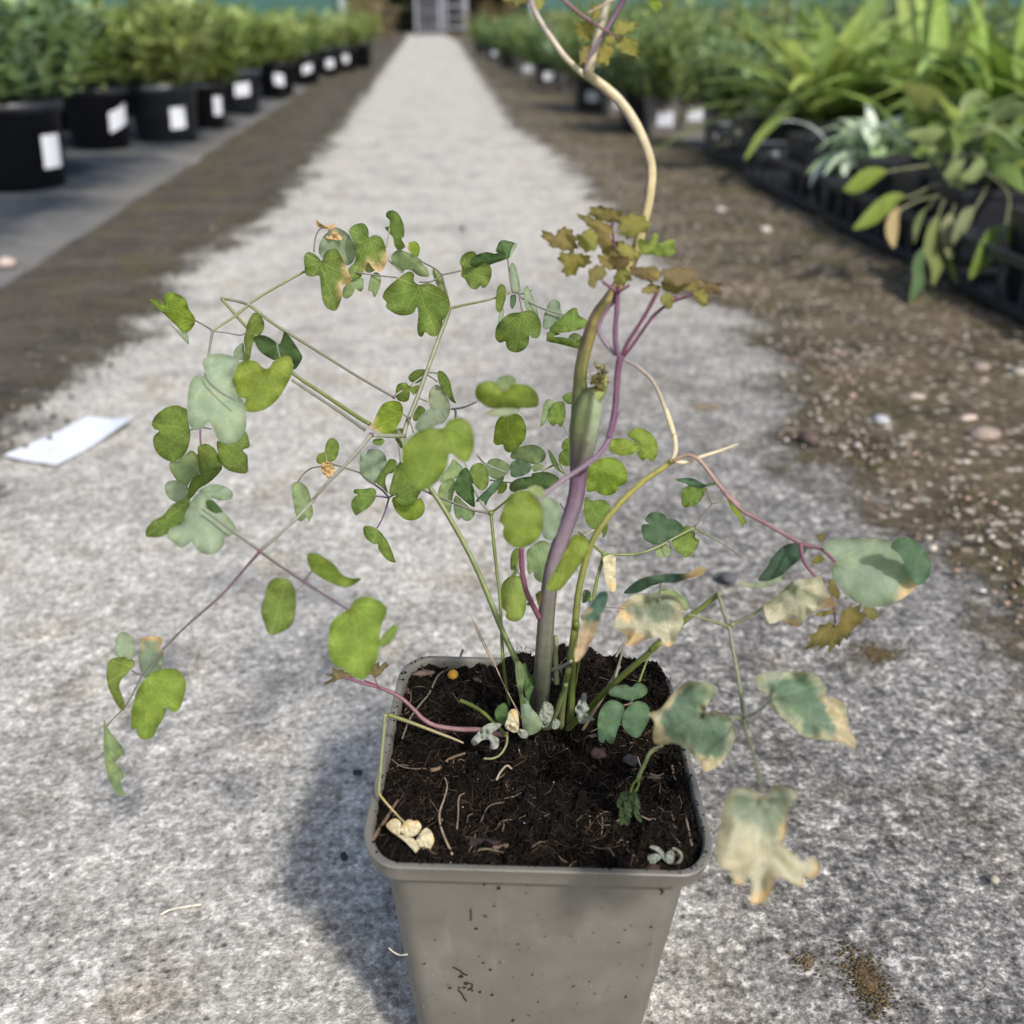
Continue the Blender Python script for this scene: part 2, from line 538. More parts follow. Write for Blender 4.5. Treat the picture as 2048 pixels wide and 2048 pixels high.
sheet('ground', ((-150, -60), (150, 260)), -0.012, M['ground'])
sheet('concrete_path', ((-0.72, -3), (0.98, 33)), 0.0, M['concrete'])


def interp_edge(p, y):
    if y <= p[0][1]: return p[0][0]
    for a, b in zip(p, p[1:]):
        if a[1] <= y <= b[1]:
            t = (y - a[1]) / max(1e-6, b[1] - a[1])
            return a[0] + (b[0] - a[0]) * t
    return p[-1][0]


def mud(name, inner, xout, mat, soft, zz):
    """strip between an irregular inner edge traced on the ground and a straight outer edge; Col.r fades at the inner edge"""
    ys, y, step = [], 0.2, 0.02
    while y < 32:
        ys.append(y); y += step; step *= 1.035
    mb = MB(); v, f, c = [], [], []
    K = 10
    for y in ys:
        xi = interp_edge(inner, y)
        for k in range(K + 1):
            t = (k / K) ** 1.6
            s = 1 if xout > xi else -1
            x = (xi - s * soft) + (xout - (xi - s * soft)) * t
            e = abs(x - (xi - s * soft)) / (2.0 * soft)
            hh = 0.010 * min(1, max(0, e - 0.5)) * (0.6 + 0.8 * noise.noise(Vector((x * 6, y * 6, 3))))
            v.append((x, y, zz + max(0, hh))); c.append((min(1, e), 0, 0))
    for j in range(len(ys) - 1):
        for k in range(K):
            a = j * (K + 1) + k
            f.append((a, a + 1, a + K + 2, a + K + 1))
    mb.add(v, f, c)
    return tag(mb.build(name, mat), kind='structure')


def edge_pts(lst):
    o = [(G(*q).x, G(*q).y) for q in lst]
    return sorted(o, key=lambda t: t[1])


inL = edge_pts(pts('X', '0,820 60,790 110,720 200,660 270,600 300,530 400,470 500,410 560,330 600,280 660,210 720,130 762,76'))
inR = edge_pts(pts('X', '868,80 918,150 965,220 985,245 1045,275 1110,330') + pts('N', '100,150 350,250 530,350 600,440 740,500 700,640 720,770 720,900 900,1030 1030,1130 1210,1290 1400,1360 1500,1530 1806,1700'))
mud('mud_strip', inL, -0.70, M['mudl'], 0.08, 0.003)
mud('mud_strip', inR, 0.98, M['mudr'], 0.09, 0.003)
sheet('weed_fabric', ((-5.0, 0.2), (-0.70, 16)), 0.016, M['fabric'], 60, 120,
      lambda x, y: 0.010 * noise.noise(Vector((x * 2.2, y * 2.2, 0))) - (0.013 if x > -0.78 else 0))
sheet('weed_fabric', ((0.96, 0.2), (5.0, 16)), 0.010, M['fabric'])

# ------------------------------------------------------------------ gravel and stones
def rock(mb, ctr, s, col, rnd, squash=0.6):
    bm = bmesh.new()
    bmesh.ops.create_icosphere(bm, subdivisions=1, radius=1)
    ax = [s * rnd.uniform(0.7, 1.2), s * rnd.uniform(0.6, 1.0), s * squash * rnd.uniform(0.6, 1.1)]
    rz = rnd.uniform(0, 6.28)
    v = []
    for q in bm.verts:
        k = 1 + 0.25 * noise.noise(q.co * 1.5 + Vector((ctr[0] * 91, ctr[1] * 77, s * 999)))
        x, y, z = q.co.x * ax[0] * k, q.co.y * ax[1] * k, q.co.z * ax[2] * k
        v.append((ctr[0] + x * math.cos(rz) - y * math.sin(rz), ctr[1] + x * math.sin(rz) + y * math.cos(rz), ctr[2] + z))
    f = [tuple(w_.index for w_ in q.verts) for q in bm.faces]
    bm.free()
    mb.add(v, f, col)


rs = random.Random(3)


def shade(c, r_, a=0.55, b=1.1):
    k_ = r_.uniform(a, b)
    return (c[0] * k_, c[1] * k_, c[2] * k_)


mb = MB()
pal = [(0.30, 0.25, 0.19), (0.42, 0.37, 0.30), (0.55, 0.51, 0.45), (0.22, 0.16, 0.10), (0.35, 0.24, 0.18), (0.16, 0.12, 0.08)]
for i in range(4600):
    y = 0.55 + 3.2 * rs.random() ** 1.7
    xi = interp_edge(inR, y)
    x = rs.uniform(xi + 0.02, 0.93)
    if rs.random() < 0.3: x = rs.uniform(xi - 0.03, xi + 0.1)
    s = rs.uniform(0.0010, 0.0038) * (1.7 if rs.random() < 0.15 else 1)
    rock(mb, (x, y, 0.006 + s * 0.1), s, shade(rs.choice(pal), rs), rs, 0.45)
tag(mb.build('gravel', M['stone']), 'small pale and brown gravel bedded in the mud beside the black trays', 'gravel', kind='stuff')
mb = MB()
for i in range(1500):
    y = 0.9 + 4 * rs.random() ** 1.6
    x = rs.uniform(-0.68, interp_edge(inL, y) - 0.01)
    if rs.random() < 0.4: x = interp_edge(inL, y) + rs.gauss(-0.01, 0.04)
    if rs.random() < 0.2: x = rs.gauss(-0.70, 0.03)
    s = rs.uniform(0.001, 0.0042) * (1.8 if rs.random() < 0.06 else 1)
    rock(mb, (x, y, 0.006), s, shade(rs.choice([(0.10, 0.085, 0.065), (0.2, 0.18, 0.15), (0.07, 0.06, 0.045), (0.09, 0.085, 0.04)]), rs), rs)
tag(mb.build('gravel', M['stone']), 'fine dark grit in the damp mud along the weed fabric', 'gravel', kind='stuff')
for px, py, s, col, lab in [
        (1966, 880, 0.021, (0.25, 0.20, 0.165), 'large pinkish pebble in the gritty mud at the right edge'),
        (1960, 742, 0.020, (0.23, 0.185, 0.16), 'pinkish flat pebble just below the tray at right'),
        (2040, 752, 0.018, (0.36, 0.32, 0.26), 'cream pebble cut by the right edge of the picture'),
        (1616, 884, 0.016, (0.09, 0.062, 0.05), 'dark brown clod at the border of concrete and mud'),
        (1760, 845, 0.012, (0.34, 0.34, 0.36), 'pale bluish pebble in the middle of the gravel'),
        (1935, 845, 0.013, (0.46, 0.37, 0.31), 'small pinkish stone just above the large pinkish pebble'),
        (1830, 800, 0.012, (0.36, 0.31, 0.25), 'sandy pebble left of the pinkish pebbles'),
        (1720, 470, 0.014, (0.42, 0.38, 0.34), 'greyish stone in front of the black trays'),
        (1440, 425, 0.018, (0.38, 0.36, 0.33), 'whitish stone on the mud left of the trays'),
        (1530, 465, 0.018, (0.47, 0.42, 0.35), 'tan stone on the mud right of the whitish stone'),
        (1625, 545, 0.010, (0.42, 0.40, 0.37), 'tiny white stone on mud near the tray corner'),
        (15, 535, 0.028, (0.40, 0.33, 0.285), 'pale pink stone lying on the weed fabric at the left edge'),
        (45, 462, 0.018, (0.36, 0.35, 0.33), 'small grey stone on the fabric before the nearest black pot'),
        (925, 458, 0.011, (0.10, 0.10, 0.10), 'dark grey chip lying alone on the pale concrete'),
        (1455, 1160, 0.009, (0.075, 0.075, 0.08), 'dark sliver on the concrete beyond the bent green stalk'),
        (1988, 1760, 0.0030, (0.30, 0.27, 0.20), 'cream crumb on the dark concrete at lower right'),
        (715, 1548, 0.0035, (0.03, 0.03, 0.03), 'black crumb on the concrete left of the square pot'),
        (688, 1716, 0.0035, (0.03, 0.03, 0.03), 'black crumb in the shadow left of the pot')]:
    g = G(px, py, 0.004)
    mb = MB()
    rock(mb, (0, 0, s * 0.3), s, col, rs, 0.5)
    o = mb.build('stone', M['stone'])
    o.location = (g.x, g.y, 0.004)
    tag(o, lab, 'stone')


def moss(name, px, py, rx, ry, n, col, lab, seed):
    r_ = random.Random(seed)
    g = G(px, py)
    mb = MB()
    for i in range(n):
        a = r_.uniform(0, 6.283); q = abs(r_.gauss(0, 0.55))
        k = 0.75 + 0.6 * noise.noise(Vector((math.cos(a) * 1.4 + seed, math.sin(a) * 1.4, 0)))
        x, y = math.cos(a) * q * rx * k + r_.gauss(0, rx * 0.08), math.sin(a) * q * ry * k + r_.gauss(0, ry * 0.08)
        s = r_.uniform(0.0003, 0.0010)
        cc = shade(col, r_, 0.5, 1.5)
        rock(mb, (x, y, s * 0.1), s, cc, r_, 0.4)
    o = mb.build(name, M['moss'])
    o.location = (g.x, g.y, 0.001)
    tag(o, lab, 'moss')


moss('moss_patch', 1752, 1310, 0.028, 0.020, 1100, (0.085, 0.065, 0.03), 'brown dry moss patch on concrete right of the bronze leaflet', 4)
moss('moss_patch', 1735, 1965, 0.016, 0.030, 1100, (0.085, 0.062, 0.034), 'brown moss patch in the concrete at lower right', 9)
moss('moss_patch', 1410, 815, 0.035, 0.022, 700, (0.25, 0.20, 0.13), 'thin tan moss smear on concrete beyond the cream stalk', 12)
moss('moss_patch', 1615, 1925, 0.010, 0.010, 150, (0.12, 0.09, 0.05), 'small tan moss tuft left of the lower right moss patch', 14)

# white label lying on the concrete
q = [G(*c_, 0.003) for c_ in ((11, 917), (175, 834), (270, 848), (111, 931))]
mb = MB()
v, f = [], []
nn = 8
for z in (0.0, 0.0012):
    for j in range(nn + 1):
        for i in range(nn + 1):
            u_, w_ = i / nn, j / nn
            p_ = q[0].lerp(q[1], u_).lerp(q[3].lerp(q[2], u_), w_)
            v.append(p_ + Vector((0, 0, z + 0.006 * max(0, u_ + w_ - 1.35) ** 2 * 4 + 0.0035 * max(0, 0.5 - u_ - w_) ** 2 * 4 + 0.0006 * math.sin(u_ * 7 + w_ * 3))))
off = (nn + 1) ** 2
for j in range(nn):
    for i in range(nn):
        a_ = j * (nn + 1) + i
        f.append((a_, a_ + 1, a_ + nn + 2, a_ + nn + 1)); f.append((off + a_, off + a_ + nn + 1, off + a_ + nn + 2, off + a_ + 1))
ring_ = [i for i in range(nn + 1)] + [j * (nn + 1) + nn for j in range(1, nn + 1)] + [nn * (nn + 1) + i for i in range(nn - 1, -1, -1)] + [j * (nn + 1) for j in range(nn - 1, 0, -1)]
for k_, a_ in enumerate(ring_):
    b_ = ring_[(k_ + 1) % len(ring_)]
    f.append((a_, off + a_, off + b_, b_))
mb.add(v, f, (1, 1, 1))
tag(mb.build('paper_label', M['paper'], None, False), 'white blank plant label lying flat on the concrete at left', 'label')
# pale straw on the concrete
mb = MB()
p_ = [G(*cv('M', *c_), 0.002) for c_ in ((825, 1365), (870, 1340), (940, 1325), (1040, 1310))]
tube(mb, catmull(p_, 3), [0.0005] * 10, (0.6, 0.55, 0.42), 5)
tag(mb.build('straw', M['fibre']), 'thin pale straw lying on the concrete at lower left', 'straw')

# ------------------------------------------------------------------ the square pot
zf, zb = FPX * 0.13 / 695.3, FPX * 0.13 / 548.2
FL, FR = P(722, 1654, zf), P(1417, 1674, zf)
BL, BR = P(801, 1354, zb), P(1349, 1369, zb)
PC = (FL + FR + BL + BR) / 4
ax = ((FR - FL) + (BR - BL)).normalized()
ay = ((BL - FL) + (BR - FR)); ay = (ay - ax * ay.dot(ax)).normalized()
az = ax.cross(ay)
PR = Matrix((ax, ay, az)).transposed()


def PL(x, y, z): return PC + PR @ Vector((x, y, z))


def soil_depth(px, py, z=-0.0035):
    """depth of the compost plane on the ray through a point of the picture plane"""
    r = FWD + (px - 1024) / FPX * RIGHT - (py - 1024) / FPX * UP
    o_ = PL(0, 0, z)
    return (o_ - CAM).dot(az) / r.dot(az)


DY, SY = 0.0098, 1.158


def rsq(hw, r, z, n=8, dy=0.0):
    o = []
    ry = r + dy * 0.85
    for k, (sx_, sy_) in enumerate(((1, 1), (-1, 1), (-1, -1), (1, -1))):
        for i in range(n + 1):
            a = math.pi / 2 * (k + i / n)
            o.append((sx_ * (hw - r) + r * math.cos(a), sy_ * (hw + dy - ry) + ry * math.sin(a), z))
    return o


def loft(mb, rings, col, cap0=False, cap1=False, tr=PL):
    n = len(rings[0]); v = []; f = []
    for r_ in rings: v += [tr(*q) for q in r_]
    for i in range(len(rings) - 1):
        for s in range(n):
            f.append((i * n + s, i * n + (s + 1) % n, (i + 1) * n + (s + 1) % n, (i + 1) * n + s))
    if cap0: f.append(tuple(range(n))[::-1])
    if cap1: f.append(tuple((len(rings) - 1) * n + s for s in range(n)))
    mb.add(v, f, col)


pot = empty('plant_pot', G(1050, 2060), 'square taupe plastic plant pot standing on the concrete', 'plant pot')
mb = MB()
loft(mb, [rsq(0.0435, 0.010, -0.1285, 8, DY), rsq(0.0455, 0.0105, -0.126, 8, DY), rsq(0.0522, 0.011, -0.065, 8, DY), rsq(0.0584, 0.0115, -0.0076, 8, DY), rsq(0.0586, 0.0115, -0.0066, 8, DY)], (1, 1, 1), True)
mb.build('body', M['pot'], pot)
mb = MB()
prof = [(0.0580, -0.0068), (0.0632, -0.0072), (0.0638, -0.0067), (0.0646, -0.0016), (0.0650, -0.0010), (0.0651, -0.0004), (0.0648, 0.0), (0.0630, 0.0002), (0.0625, -0.0001), (0.0620, -0.0010), (0.0616, -0.0040), (0.0612, -0.0072)]
loft(mb, [rsq(a, max(0.006, 0.0145 - (0.065 - a) * 0.4), z, 8, DY) for a, z in prof], (1, 1, 1))
o = mb.build('rim', M['pot'], pot)
for ob in (bpy.data.objects['body'], o):
    ob.data.polygons.foreach_set('use_smooth', [True] * len(ob.data.polygons))
    md = ob.modifiers.new('edges', 'EDGE_SPLIT'); md.split_angle = math.radians(40)
# crumbs of peat stuck to the outside
rc = random.Random(21)
mb = MB()


def face_pt(px, py):
    """point on the front face of the pot on the ray through px,py"""
    r = FWD + (px - 1024) / FPX * RIGHT - (py - 1024) / FPX * UP
    n_ = (PR @ Vector((0, -1, -0.11))).normalized()
    o_ = PL(0, -0.0586 - DY, -0.0086)
    return CAM + r * ((o_ - CAM).dot(n_) / r.dot(n_)) + n_ * 0.0003


def blob(mb, c_, s, col, r_):
    v = []
    base = [(1, 0, 0), (-1, 0, 0), (0, 1, 0), (0, -1, 0), (0, 0, 1), (0, 0, -1)]
    for b_ in base: v.append(c_ + Vector([q * s * r_.uniform(0.4, 1.2) for q in b_]))
    mb.add(v, [(0, 2, 4), (2, 1, 4), (1, 3, 4), (3, 0, 4), (2, 0, 5), (1, 2, 5), (3, 1, 5), (0, 3, 5)], col)


for x, y, s in [(583, 945, .0011), (600, 1000, .0010), (625, 1010, .0009), (575, 1000, .0007), (610, 985, .0008), (533, 1000, .0009), (678, 1022, .0008), (737, 1037, .0009), (733, 915, .0009), (660, 713, .0010), (763, 520, .0011), (858, 790, .0006), (745, 605, .0005), (700, 500, .0007), (695, 880, .0006), (775, 880, .0006), (1345, 785, .0005), (1500, 705, .0008), (1210, 970, .0005), (955, 1070, .0005), (835, 1160, .0007), (410, 885, .0005), (455, 768, .0004), (330, 608, .0004), (1127, 995, .0005), (1115, 750, .0004), (1230, 1028, .0004), (900, 545, .0005), (605, 475, .0006), (930, 940, .0006), (1380, 1045, .0007), (1280, 1028, .0004), (640, 1015, .0008)]:
    for k in range(3):
        blob(mb, face_pt(*cv('K', x + rc.uniform(-6, 6), y + rc.uniform(-4, 4))), s * rc.uniform(0.35, 0.8), (0.02, 0.016, 0.013), rc)
for i in range(70):
    blob(mb, face_pt(rc.uniform(800, 1330), rc.uniform(1790, 2045)), rc.uniform(.00015, .0004), rc.choice([(0.03, 0.025, 0.02), (0.3, 0.28, 0.24)]), rc)
for s_ in ['545,900 575,915 600,935 618,940', '570,1010 590,1030 600,1050 612,1065', '600,975 640,985 632,1010', '1545,525 1562,535 1550,550', '632,620 634,645 634,675']:
    tube(mb, catmull([face_pt(*q) for q in pts('K', s_)], 3), [0.00022] * 20, (0.02, 0.016, 0.013), 4) if False else None
    pp = catmull([face_pt(*q) for q in pts('K', s_)], 3)
    tube(mb, pp, [0.00022] * len(pp), (0.02, 0.016, 0.013), 4)
lip = rsq(0.0632, 0.0135, 0.0005, 20, DY)
for i in range(150):
    q_ = Vector(rc.choice(lip)).lerp(Vector(rc.choice(lip[:1])), 0) if False else Vector(rc.choice(lip))
    if rc.random() < 0.55: q_ = Vector((0.0625 if rc.random() < 0.75 else -0.0625, rc.uniform(-0.055, 0.06), 0.0005))
    elif rc.random() < 0.5: q_ = Vector((rc.uniform(-0.05, 0.05), -0.0625 - DY, 0.0005))
    blob(mb, PL(q_.x + rc.gauss(0, 0.0006), q_.y + rc.gauss(0, 0.0006), q_.z), rc.uniform(0.0002, 0.0008), (0.012, 0.009, 0.007), rc)
o = mb.build('soil_crumbs', M['soil'], pot)
tag(o, kind='stuff')
mb = MB()
pp = catmull([face_pt(*q) + Vector((-0.002, -0.002, 0)) for q in pts('K', '262,785 290,808 320,820 352,815')], 3)
tube(mb, pp, [0.0002] * len(pp), (0.6, 0.55, 0.45), 4)
tag(mb.build('root_hair', M['fibre'], pot), 'thin pale root hair stuck to the left edge')

# ------------------------------------------------------------------ compost
def soil_h(x, y):
    z = -0.0050 + 0.0030 * (y / 0.06) * (1 if x > 0 else 0.5) if y > 0 else -0.0050 + 0.0014 * (-y / 0.06)
    z += 0.0035 * noise.noise(Vector((x * 45, y * 45, 1.3))) + 0.0028 * noise.noise(Vector((x * 110, y * 110, 4.1)))
    z += 0.0022 * noise.noise(Vector((x * 260, y * 260, 7.7))) + 0.0012 * noise.noise(Vector((x * 600, y * 600, 2.2)))
    for cx, cy, a, s in ((0.018, 0.055, 0.012, 0.012), (0.045, 0.050, 0.008, 0.016), (-0.008, 0.060, 0.006, 0.007), (0.0, 0.02, 0.003, 0.02), (0.06, 0.02, 0.004, 0.02)):
        z += a * math.exp(-((x - cx) ** 2 + (y - cy) ** 2) / (2 * s * s))
    for cx, cy, a, s in ((-0.045, 0.045, -0.002, 0.014), (0.02, -0.02, -0.003, 0.02)):
        z += a * math.exp(-((x - cx) ** 2 + (y - cy) ** 2) / (2 * s * s))
    if max(abs(x), abs(y)) > 0.0535: z = max(z, -0.0068 + 0.0012 * noise.noise(Vector((x * 300, y * 300, 0))))
    return z


mb = MB()
N = 150
idx = {}
v, f, c = [], [], []
HW, RR = 0.0614, 0.0105
def inside_sq(x, y, hw=HW, r=RR):
    dx, dy = abs(x) - (hw - r), abs(y) - (hw - r)
    if dx <= 0 or dy <= 0: return max(abs(x), abs(y)) <= hw
    return dx * dx + dy * dy <= r * r
for j in range(N + 1):
    for i in range(N + 1):
        x = -HW + 2 * HW * i / N; y = -HW + 2 * HW * j / N
        if inside_sq(x, y, HW + 0.0004):
            idx[i, j] = len(v)
            v.append(PL(x, y * SY, soil_h(x, y)))
            k = 0.5 + 0.5 * noise.noise(Vector((x * 150, y * 150, 9)))
            c.append((0.0028 + 0.0055 * k, 0.0022 + 0.004 * k, 0.0018 + 0.003 * k))
for j in range(N):
    for i in range(N):
        q = [(i, j), (i + 1, j), (i + 1, j + 1), (i, j + 1)]
        if all(a in idx for a in q): f.append([idx[a] for a in q])
mb.add(v, f, c)
compost = empty('compost', PC, 'dark peaty compost filling the square pot', 'compost')
mb.build('soil_surface', M['soil'], compost)
ro = random.Random(5)
mb = MB()
def spot(): 
    while True:
        x, y = ro.uniform(-HW, HW), ro.uniform(-HW, HW)
        if inside_sq(x, y, HW - 0.0005): return x, y
for i in range(5200):
    x, y = spot()
    if ro.random() < 0.25: x = HW * ro.uniform(0.88, 0.985)
    if not inside_sq(x, y, HW - 0.0003): continue
    s = ro.uniform(0.0004, 0.0016) * (1.6 if ro.random() < 0.06 else 1)
    k = ro.uniform(0.5, 1.6)
    blob(mb, PL(x, y * SY, soil_h(x, y) + s * 0.3), s, (0.006 * k, 0.0046 * k, 0.0036 * k), ro)
for i in range(60):
    x, y = spot()
    blob(mb, PL(x, y * SY, soil_h(x, y) + 0.0005), ro.uniform(0.0002, 0.0004), (0.5, 0.5, 0.48), ro)
tag(mb.build('peat_crumbs', M['soil'], compost), kind='stuff')
mb = MB()
for i in range(3000):
    x, y = spot()
    a = ro.uniform(0, 6.283); L_ = ro.uniform(0.002, 0.011) * (1.7 if ro.random() < 0.08 else 1)
    p_ = []
    da = ro.uniform(-0.5, 0.5)
    for k in range(4):
        xx, yy = x + math.cos(a) * L_ * k / 3, y + math.sin(a) * L_ * k / 3
        a += da
        if not inside_sq(xx, yy, HW + 0.001): break
        p_.append(PL(xx, yy * SY, soil_h(xx, yy) + ro.uniform(0.0001, 0.0013)))
    if len(p_) < 3: continue
    k = ro.random()
    cc = (0.007 + 0.055 * k ** 3, 0.0052 + 0.036 * k ** 3, 0.004 + 0.022 * k ** 3)
    if ro.random() < 0.04: cc = (0.20, 0.155, 0.105)
    r_ = ro.uniform(0.00008, 0.00022)
    tube(mb, p_, [r_] * len(p_), cc, 3)
# tufts poking over the rim
for cx, cy, n_ in ((-0.004, 0.059, 14), (0.052, 0.052, 34), (0.020, 0.055, 26), (0.060, 0.035, 16), (0.061, -0.01, 14), (-0.060, 0.02, 8), (-0.061, -0.015, 8), (-0.05, 0.04, 14)):
    for i in range(n_):
        x, y = cx + ro.gauss(0, 0.004), cy + ro.gauss(0, 0.004)
        b_ = PL(x, y * SY, soil_h(min(.06, max(-.06, x)), min(.06, max(-.06, y))))
        d_ = (PR @ Vector((ro.uniform(-1, 1) + cx * 8, ro.uniform(-1, 1) + cy * 4, ro.uniform(0.4, 1.5)))).normalized()
        L_ = ro.uniform(0.002, 0.006)
        e_ = PR @ Vector((ro.uniform(-1, 1), ro.uniform(-1, 1), ro.uniform(-1, 0.5))) * L_ * 0.3
        tube(mb, [b_, b_ + d_ * L_ * 0.5, b_ + d_ * L_ + e_], [0.00016, 0.00014, 0.00008], (0.022, 0.015, 0.010), 3)
tag(mb.build('peat_fibres', M['fibre'], compost), kind='stuff')


def on_soil(px, py, lift=0.0):
    d = soil_depth(px, py)
    q = PR.transposed() @ (P(px, py, d) - PC)
    return PL(q.x, q.y, soil_h(q.x, q.y / SY) + lift)


def soil_strand(name, c_, s_, w0, w1, col, lab, cat, mat='fibre', lift=0.0012, col2=None):
    p_ = pts(c_, s_)
    pp = catmull([on_soil(q[0], q[1], lift) for q in p_], 4)
    n = len(pp)
    mb = MB()
    tube(mb, pp, [(w0 + (w1 - w0) * i / (n - 1)) / 2 * 0.42 / FPX for i in range(n)], col, 6, col2)
    return tag(mb.build(name, M[mat]), lab, cat)


soil_strand('twig', 'I', '1180,240 1130,340 1000,440 920,570 860,660 770,800 700,955', 5, 3.5, (0.13, 0.115, 0.08), 'long thin dry twig across the back left of the compost', 'twig')
soil_strand('root', 'I', '1030,1180 1060,1290 1040,1400 1000,1540 1020,1660 1100,1810', 2.5, 4, (0.26, 0.20, 0.14), 'pale wavy root across the front of the compost', 'root')
soil_strand('root', 'I', '1195,1320 1150,1400 1145,1500 1135,1620', 3, 2.5, (0.20, 0.15, 0.105), 'short curved root right of the wavy root', 'root')
soil_strand('root', 'I', '1440,1230 1470,1180 1520,1130 1560,1145', 5, 4, (0.28, 0.23, 0.17), 'pale ragged root piece in the middle of the compost', 'root')
soil_strand('root', 'I', '620,1050 700,1110 800,1125 900,1120', 3, 2, (0.11, 0.085, 0.065), 'brown root on the left of the compost', 'root')
soil_strand('root', 'I', '1500,1370 1380,1450 1320,1570', 3, 2, (0.10, 0.075, 0.06), 'thin brown root at the front middle of the compost', 'root')
soil_strand('root', 'I', '1260,1790 1350,1775 1450,1765 1490,1790', 4, 3, (0.10, 0.09, 0.055), 'olive root close to the front rim', 'root')
soil_strand('root', 'J', '1060,990 1110,1060 1170,1090 1240,1095 1300,1065', 4, 5, (0.26, 0.20, 0.15), 'pale bent root on the right of the compost', 'root')
soil_strand('root', 'J', '1330,1060 1345,1130 1362,1185', 6, 4, (0.22, 0.17, 0.12), 'short straight straw piece at the right of the compost', 'root')
soil_strand('root', 'J', '1435,1460 1450,1560 1480,1680', 4, 5, (0.17, 0.13, 0.10), 'straw piece close to the right rim of the pot', 'root')
soil_strand('root', 'J', '1090,1450 1150,1470 1190,1450 1195,1490', 3, 3, (0.16, 0.12, 0.09), 'curly root right of the wilted green tuft', 'root')
for s_, lab in (('930,1130 1000,1110 1080,1070 1200,1050', 'frayed brown bark strip left of centre on the compost'), ('480,1710 560,1580 680,1430', 'flat brown straw beside the cream dead leaf')):
    soil_strand('bark_strip', 'I', s_, 9, 5, (0.12, 0.08, 0.05), lab, 'bark')


def chip(c_, x, y, lx, ly, lz, col, lab, rz, name='bark_chip', cat='bark chip', mat='bark'):
    b_ = on_soil(*cv(c_, x, y), 0.0006 if mat != 'stone' else 0.002)
    bm = bmesh.new()
    bmesh.ops.create_icosphere(bm, subdivisions=2, radius=1)
    for q in bm.verts:
        k = 1 + (0.3 * noise.noise(q.co * 2 + Vector((x, y, 0))) + 0.35 * noise.noise(q.co * 5 + Vector((x, y, 9)))) * (0.1 if mat == 'stone' else 1)
        q.co = Vector((q.co.x * lx * k * 0.9, q.co.y * ly * k * 0.85, q.co.z * lz * (1 if mat == 'stone' else 0.6)))
    m4 = PR.to_4x4() @ Matrix.Rotation(rz, 4, 'Z')
    mb = MB()
    mb.add([b_ + m4 @ q.co for q in bm.verts], [tuple(w_.index for w_ in q.verts) for q in bm.faces], col)
    bm.free()
    return tag(mb.build(name, M[mat]), lab, cat)


chip('I', 880, 415, .0066, .0026, .0018, (0.10, 0.07, 0.055), 'oval brown bark chip at the back left of the compost', 0.25)
chip('I', 1270, 465, .0035, .0022, .0016, (0.055, 0.038, 0.03), 'small dark bark chip right of the yellow pellet', -0.1)
chip('I', 750, 520, .0035, .003, .0018, (0.09, 0.055, 0.045), 'reddish bark chip at the back left corner of the pot', 0.6)
chip('I', 1300, 1685, .0095, .003, .0018, (0.020, 0.015, 0.014), 'long dark bark chip near the front rim', -0.1)
chip('I', 1460, 1700, .006, .0014, .001, (0.13, 0.085, 0.06), 'thin light bark chip beside the long dark chip', 0.25)
chip('J', 760, 960, .0045, .0045, .003, (0.055, 0.032, 0.028), 'rounded reddish bark lump right of the stems', 0)
chip('J', 1010, 990, .004, .0045, .002, (0.035, 0.032, 0.036), 'flat grey bark flake right of the reddish lump', 0.4)
chip('J', 1190, 1135, .0085, .0022, .0016, (0.14, 0.10, 0.06), 'pale brown bark splinter on the right of the compost', 0.1)
chip('J', 705, 835, .0055, .0016, .0012, (0.12, 0.10, 0.075), 'light bark splinter below the green trefoil leaf', 0.5)
chip('J', 1180, 1850, .0035, .003, .002, (0.04, 0.022, 0.018), 'reddish brown clod hanging over the front rim', 0.2, 'soil_clod', 'clod')
chip('I', 1105, 455, .0030, .0030, .0030, (0.55, 0.30, 0.035), 'round yellow fertiliser pellet on the compost', 0, 'fertiliser_pellet', 'pellet', 'stone')

# ------------------------------------------------------------------ the meadow rue
plant = empty('meadow_rue', on_soil(1078, 1440), 'wispy plant with lobed round leaves and bent purplish stem growing in the square pot', 'plant')

GRN = {'bright': ((0.195, 0.270, 0.045), 0.5), 'green': ((0.155, 0.228, 0.050), 0.8), 'dark': ((0.118, 0.175, 0.034), 0.8),
       'deep': ((0.088, 0.150, 0.052), 0.5), 'lime': ((0.17, 0.25, 0.03), 0.8), 'pale': ((0.225, 0.30, 0.14), 0.35),
       'glauc': ((0.27, 0.335, 0.225), 0.2), 'blue': ((0.115, 0.19, 0.105), 0.25), 'bluedark': ((0.07, 0.12, 0.085), 0.2),
       'bronze': ((0.19, 0.165, 0.055), 0.5), 'brown': ((0.165, 0.13, 0.06), 0.4), 'olive': ((0.21, 0.205, 0.05), 0.5), 'wilt': ((0.052, 0.082, 0.034), 0.3), 'spring': ((0.22, 0.30, 0.07), 0.4)}
lr = random.Random(11)


def seg_dist(p, a, b):
    ab = b - a
    t = max(0, min(1, (p - a).dot(ab) / max(1e-9, ab.dot(ab))))
    return (p - (a + ab * t)).length


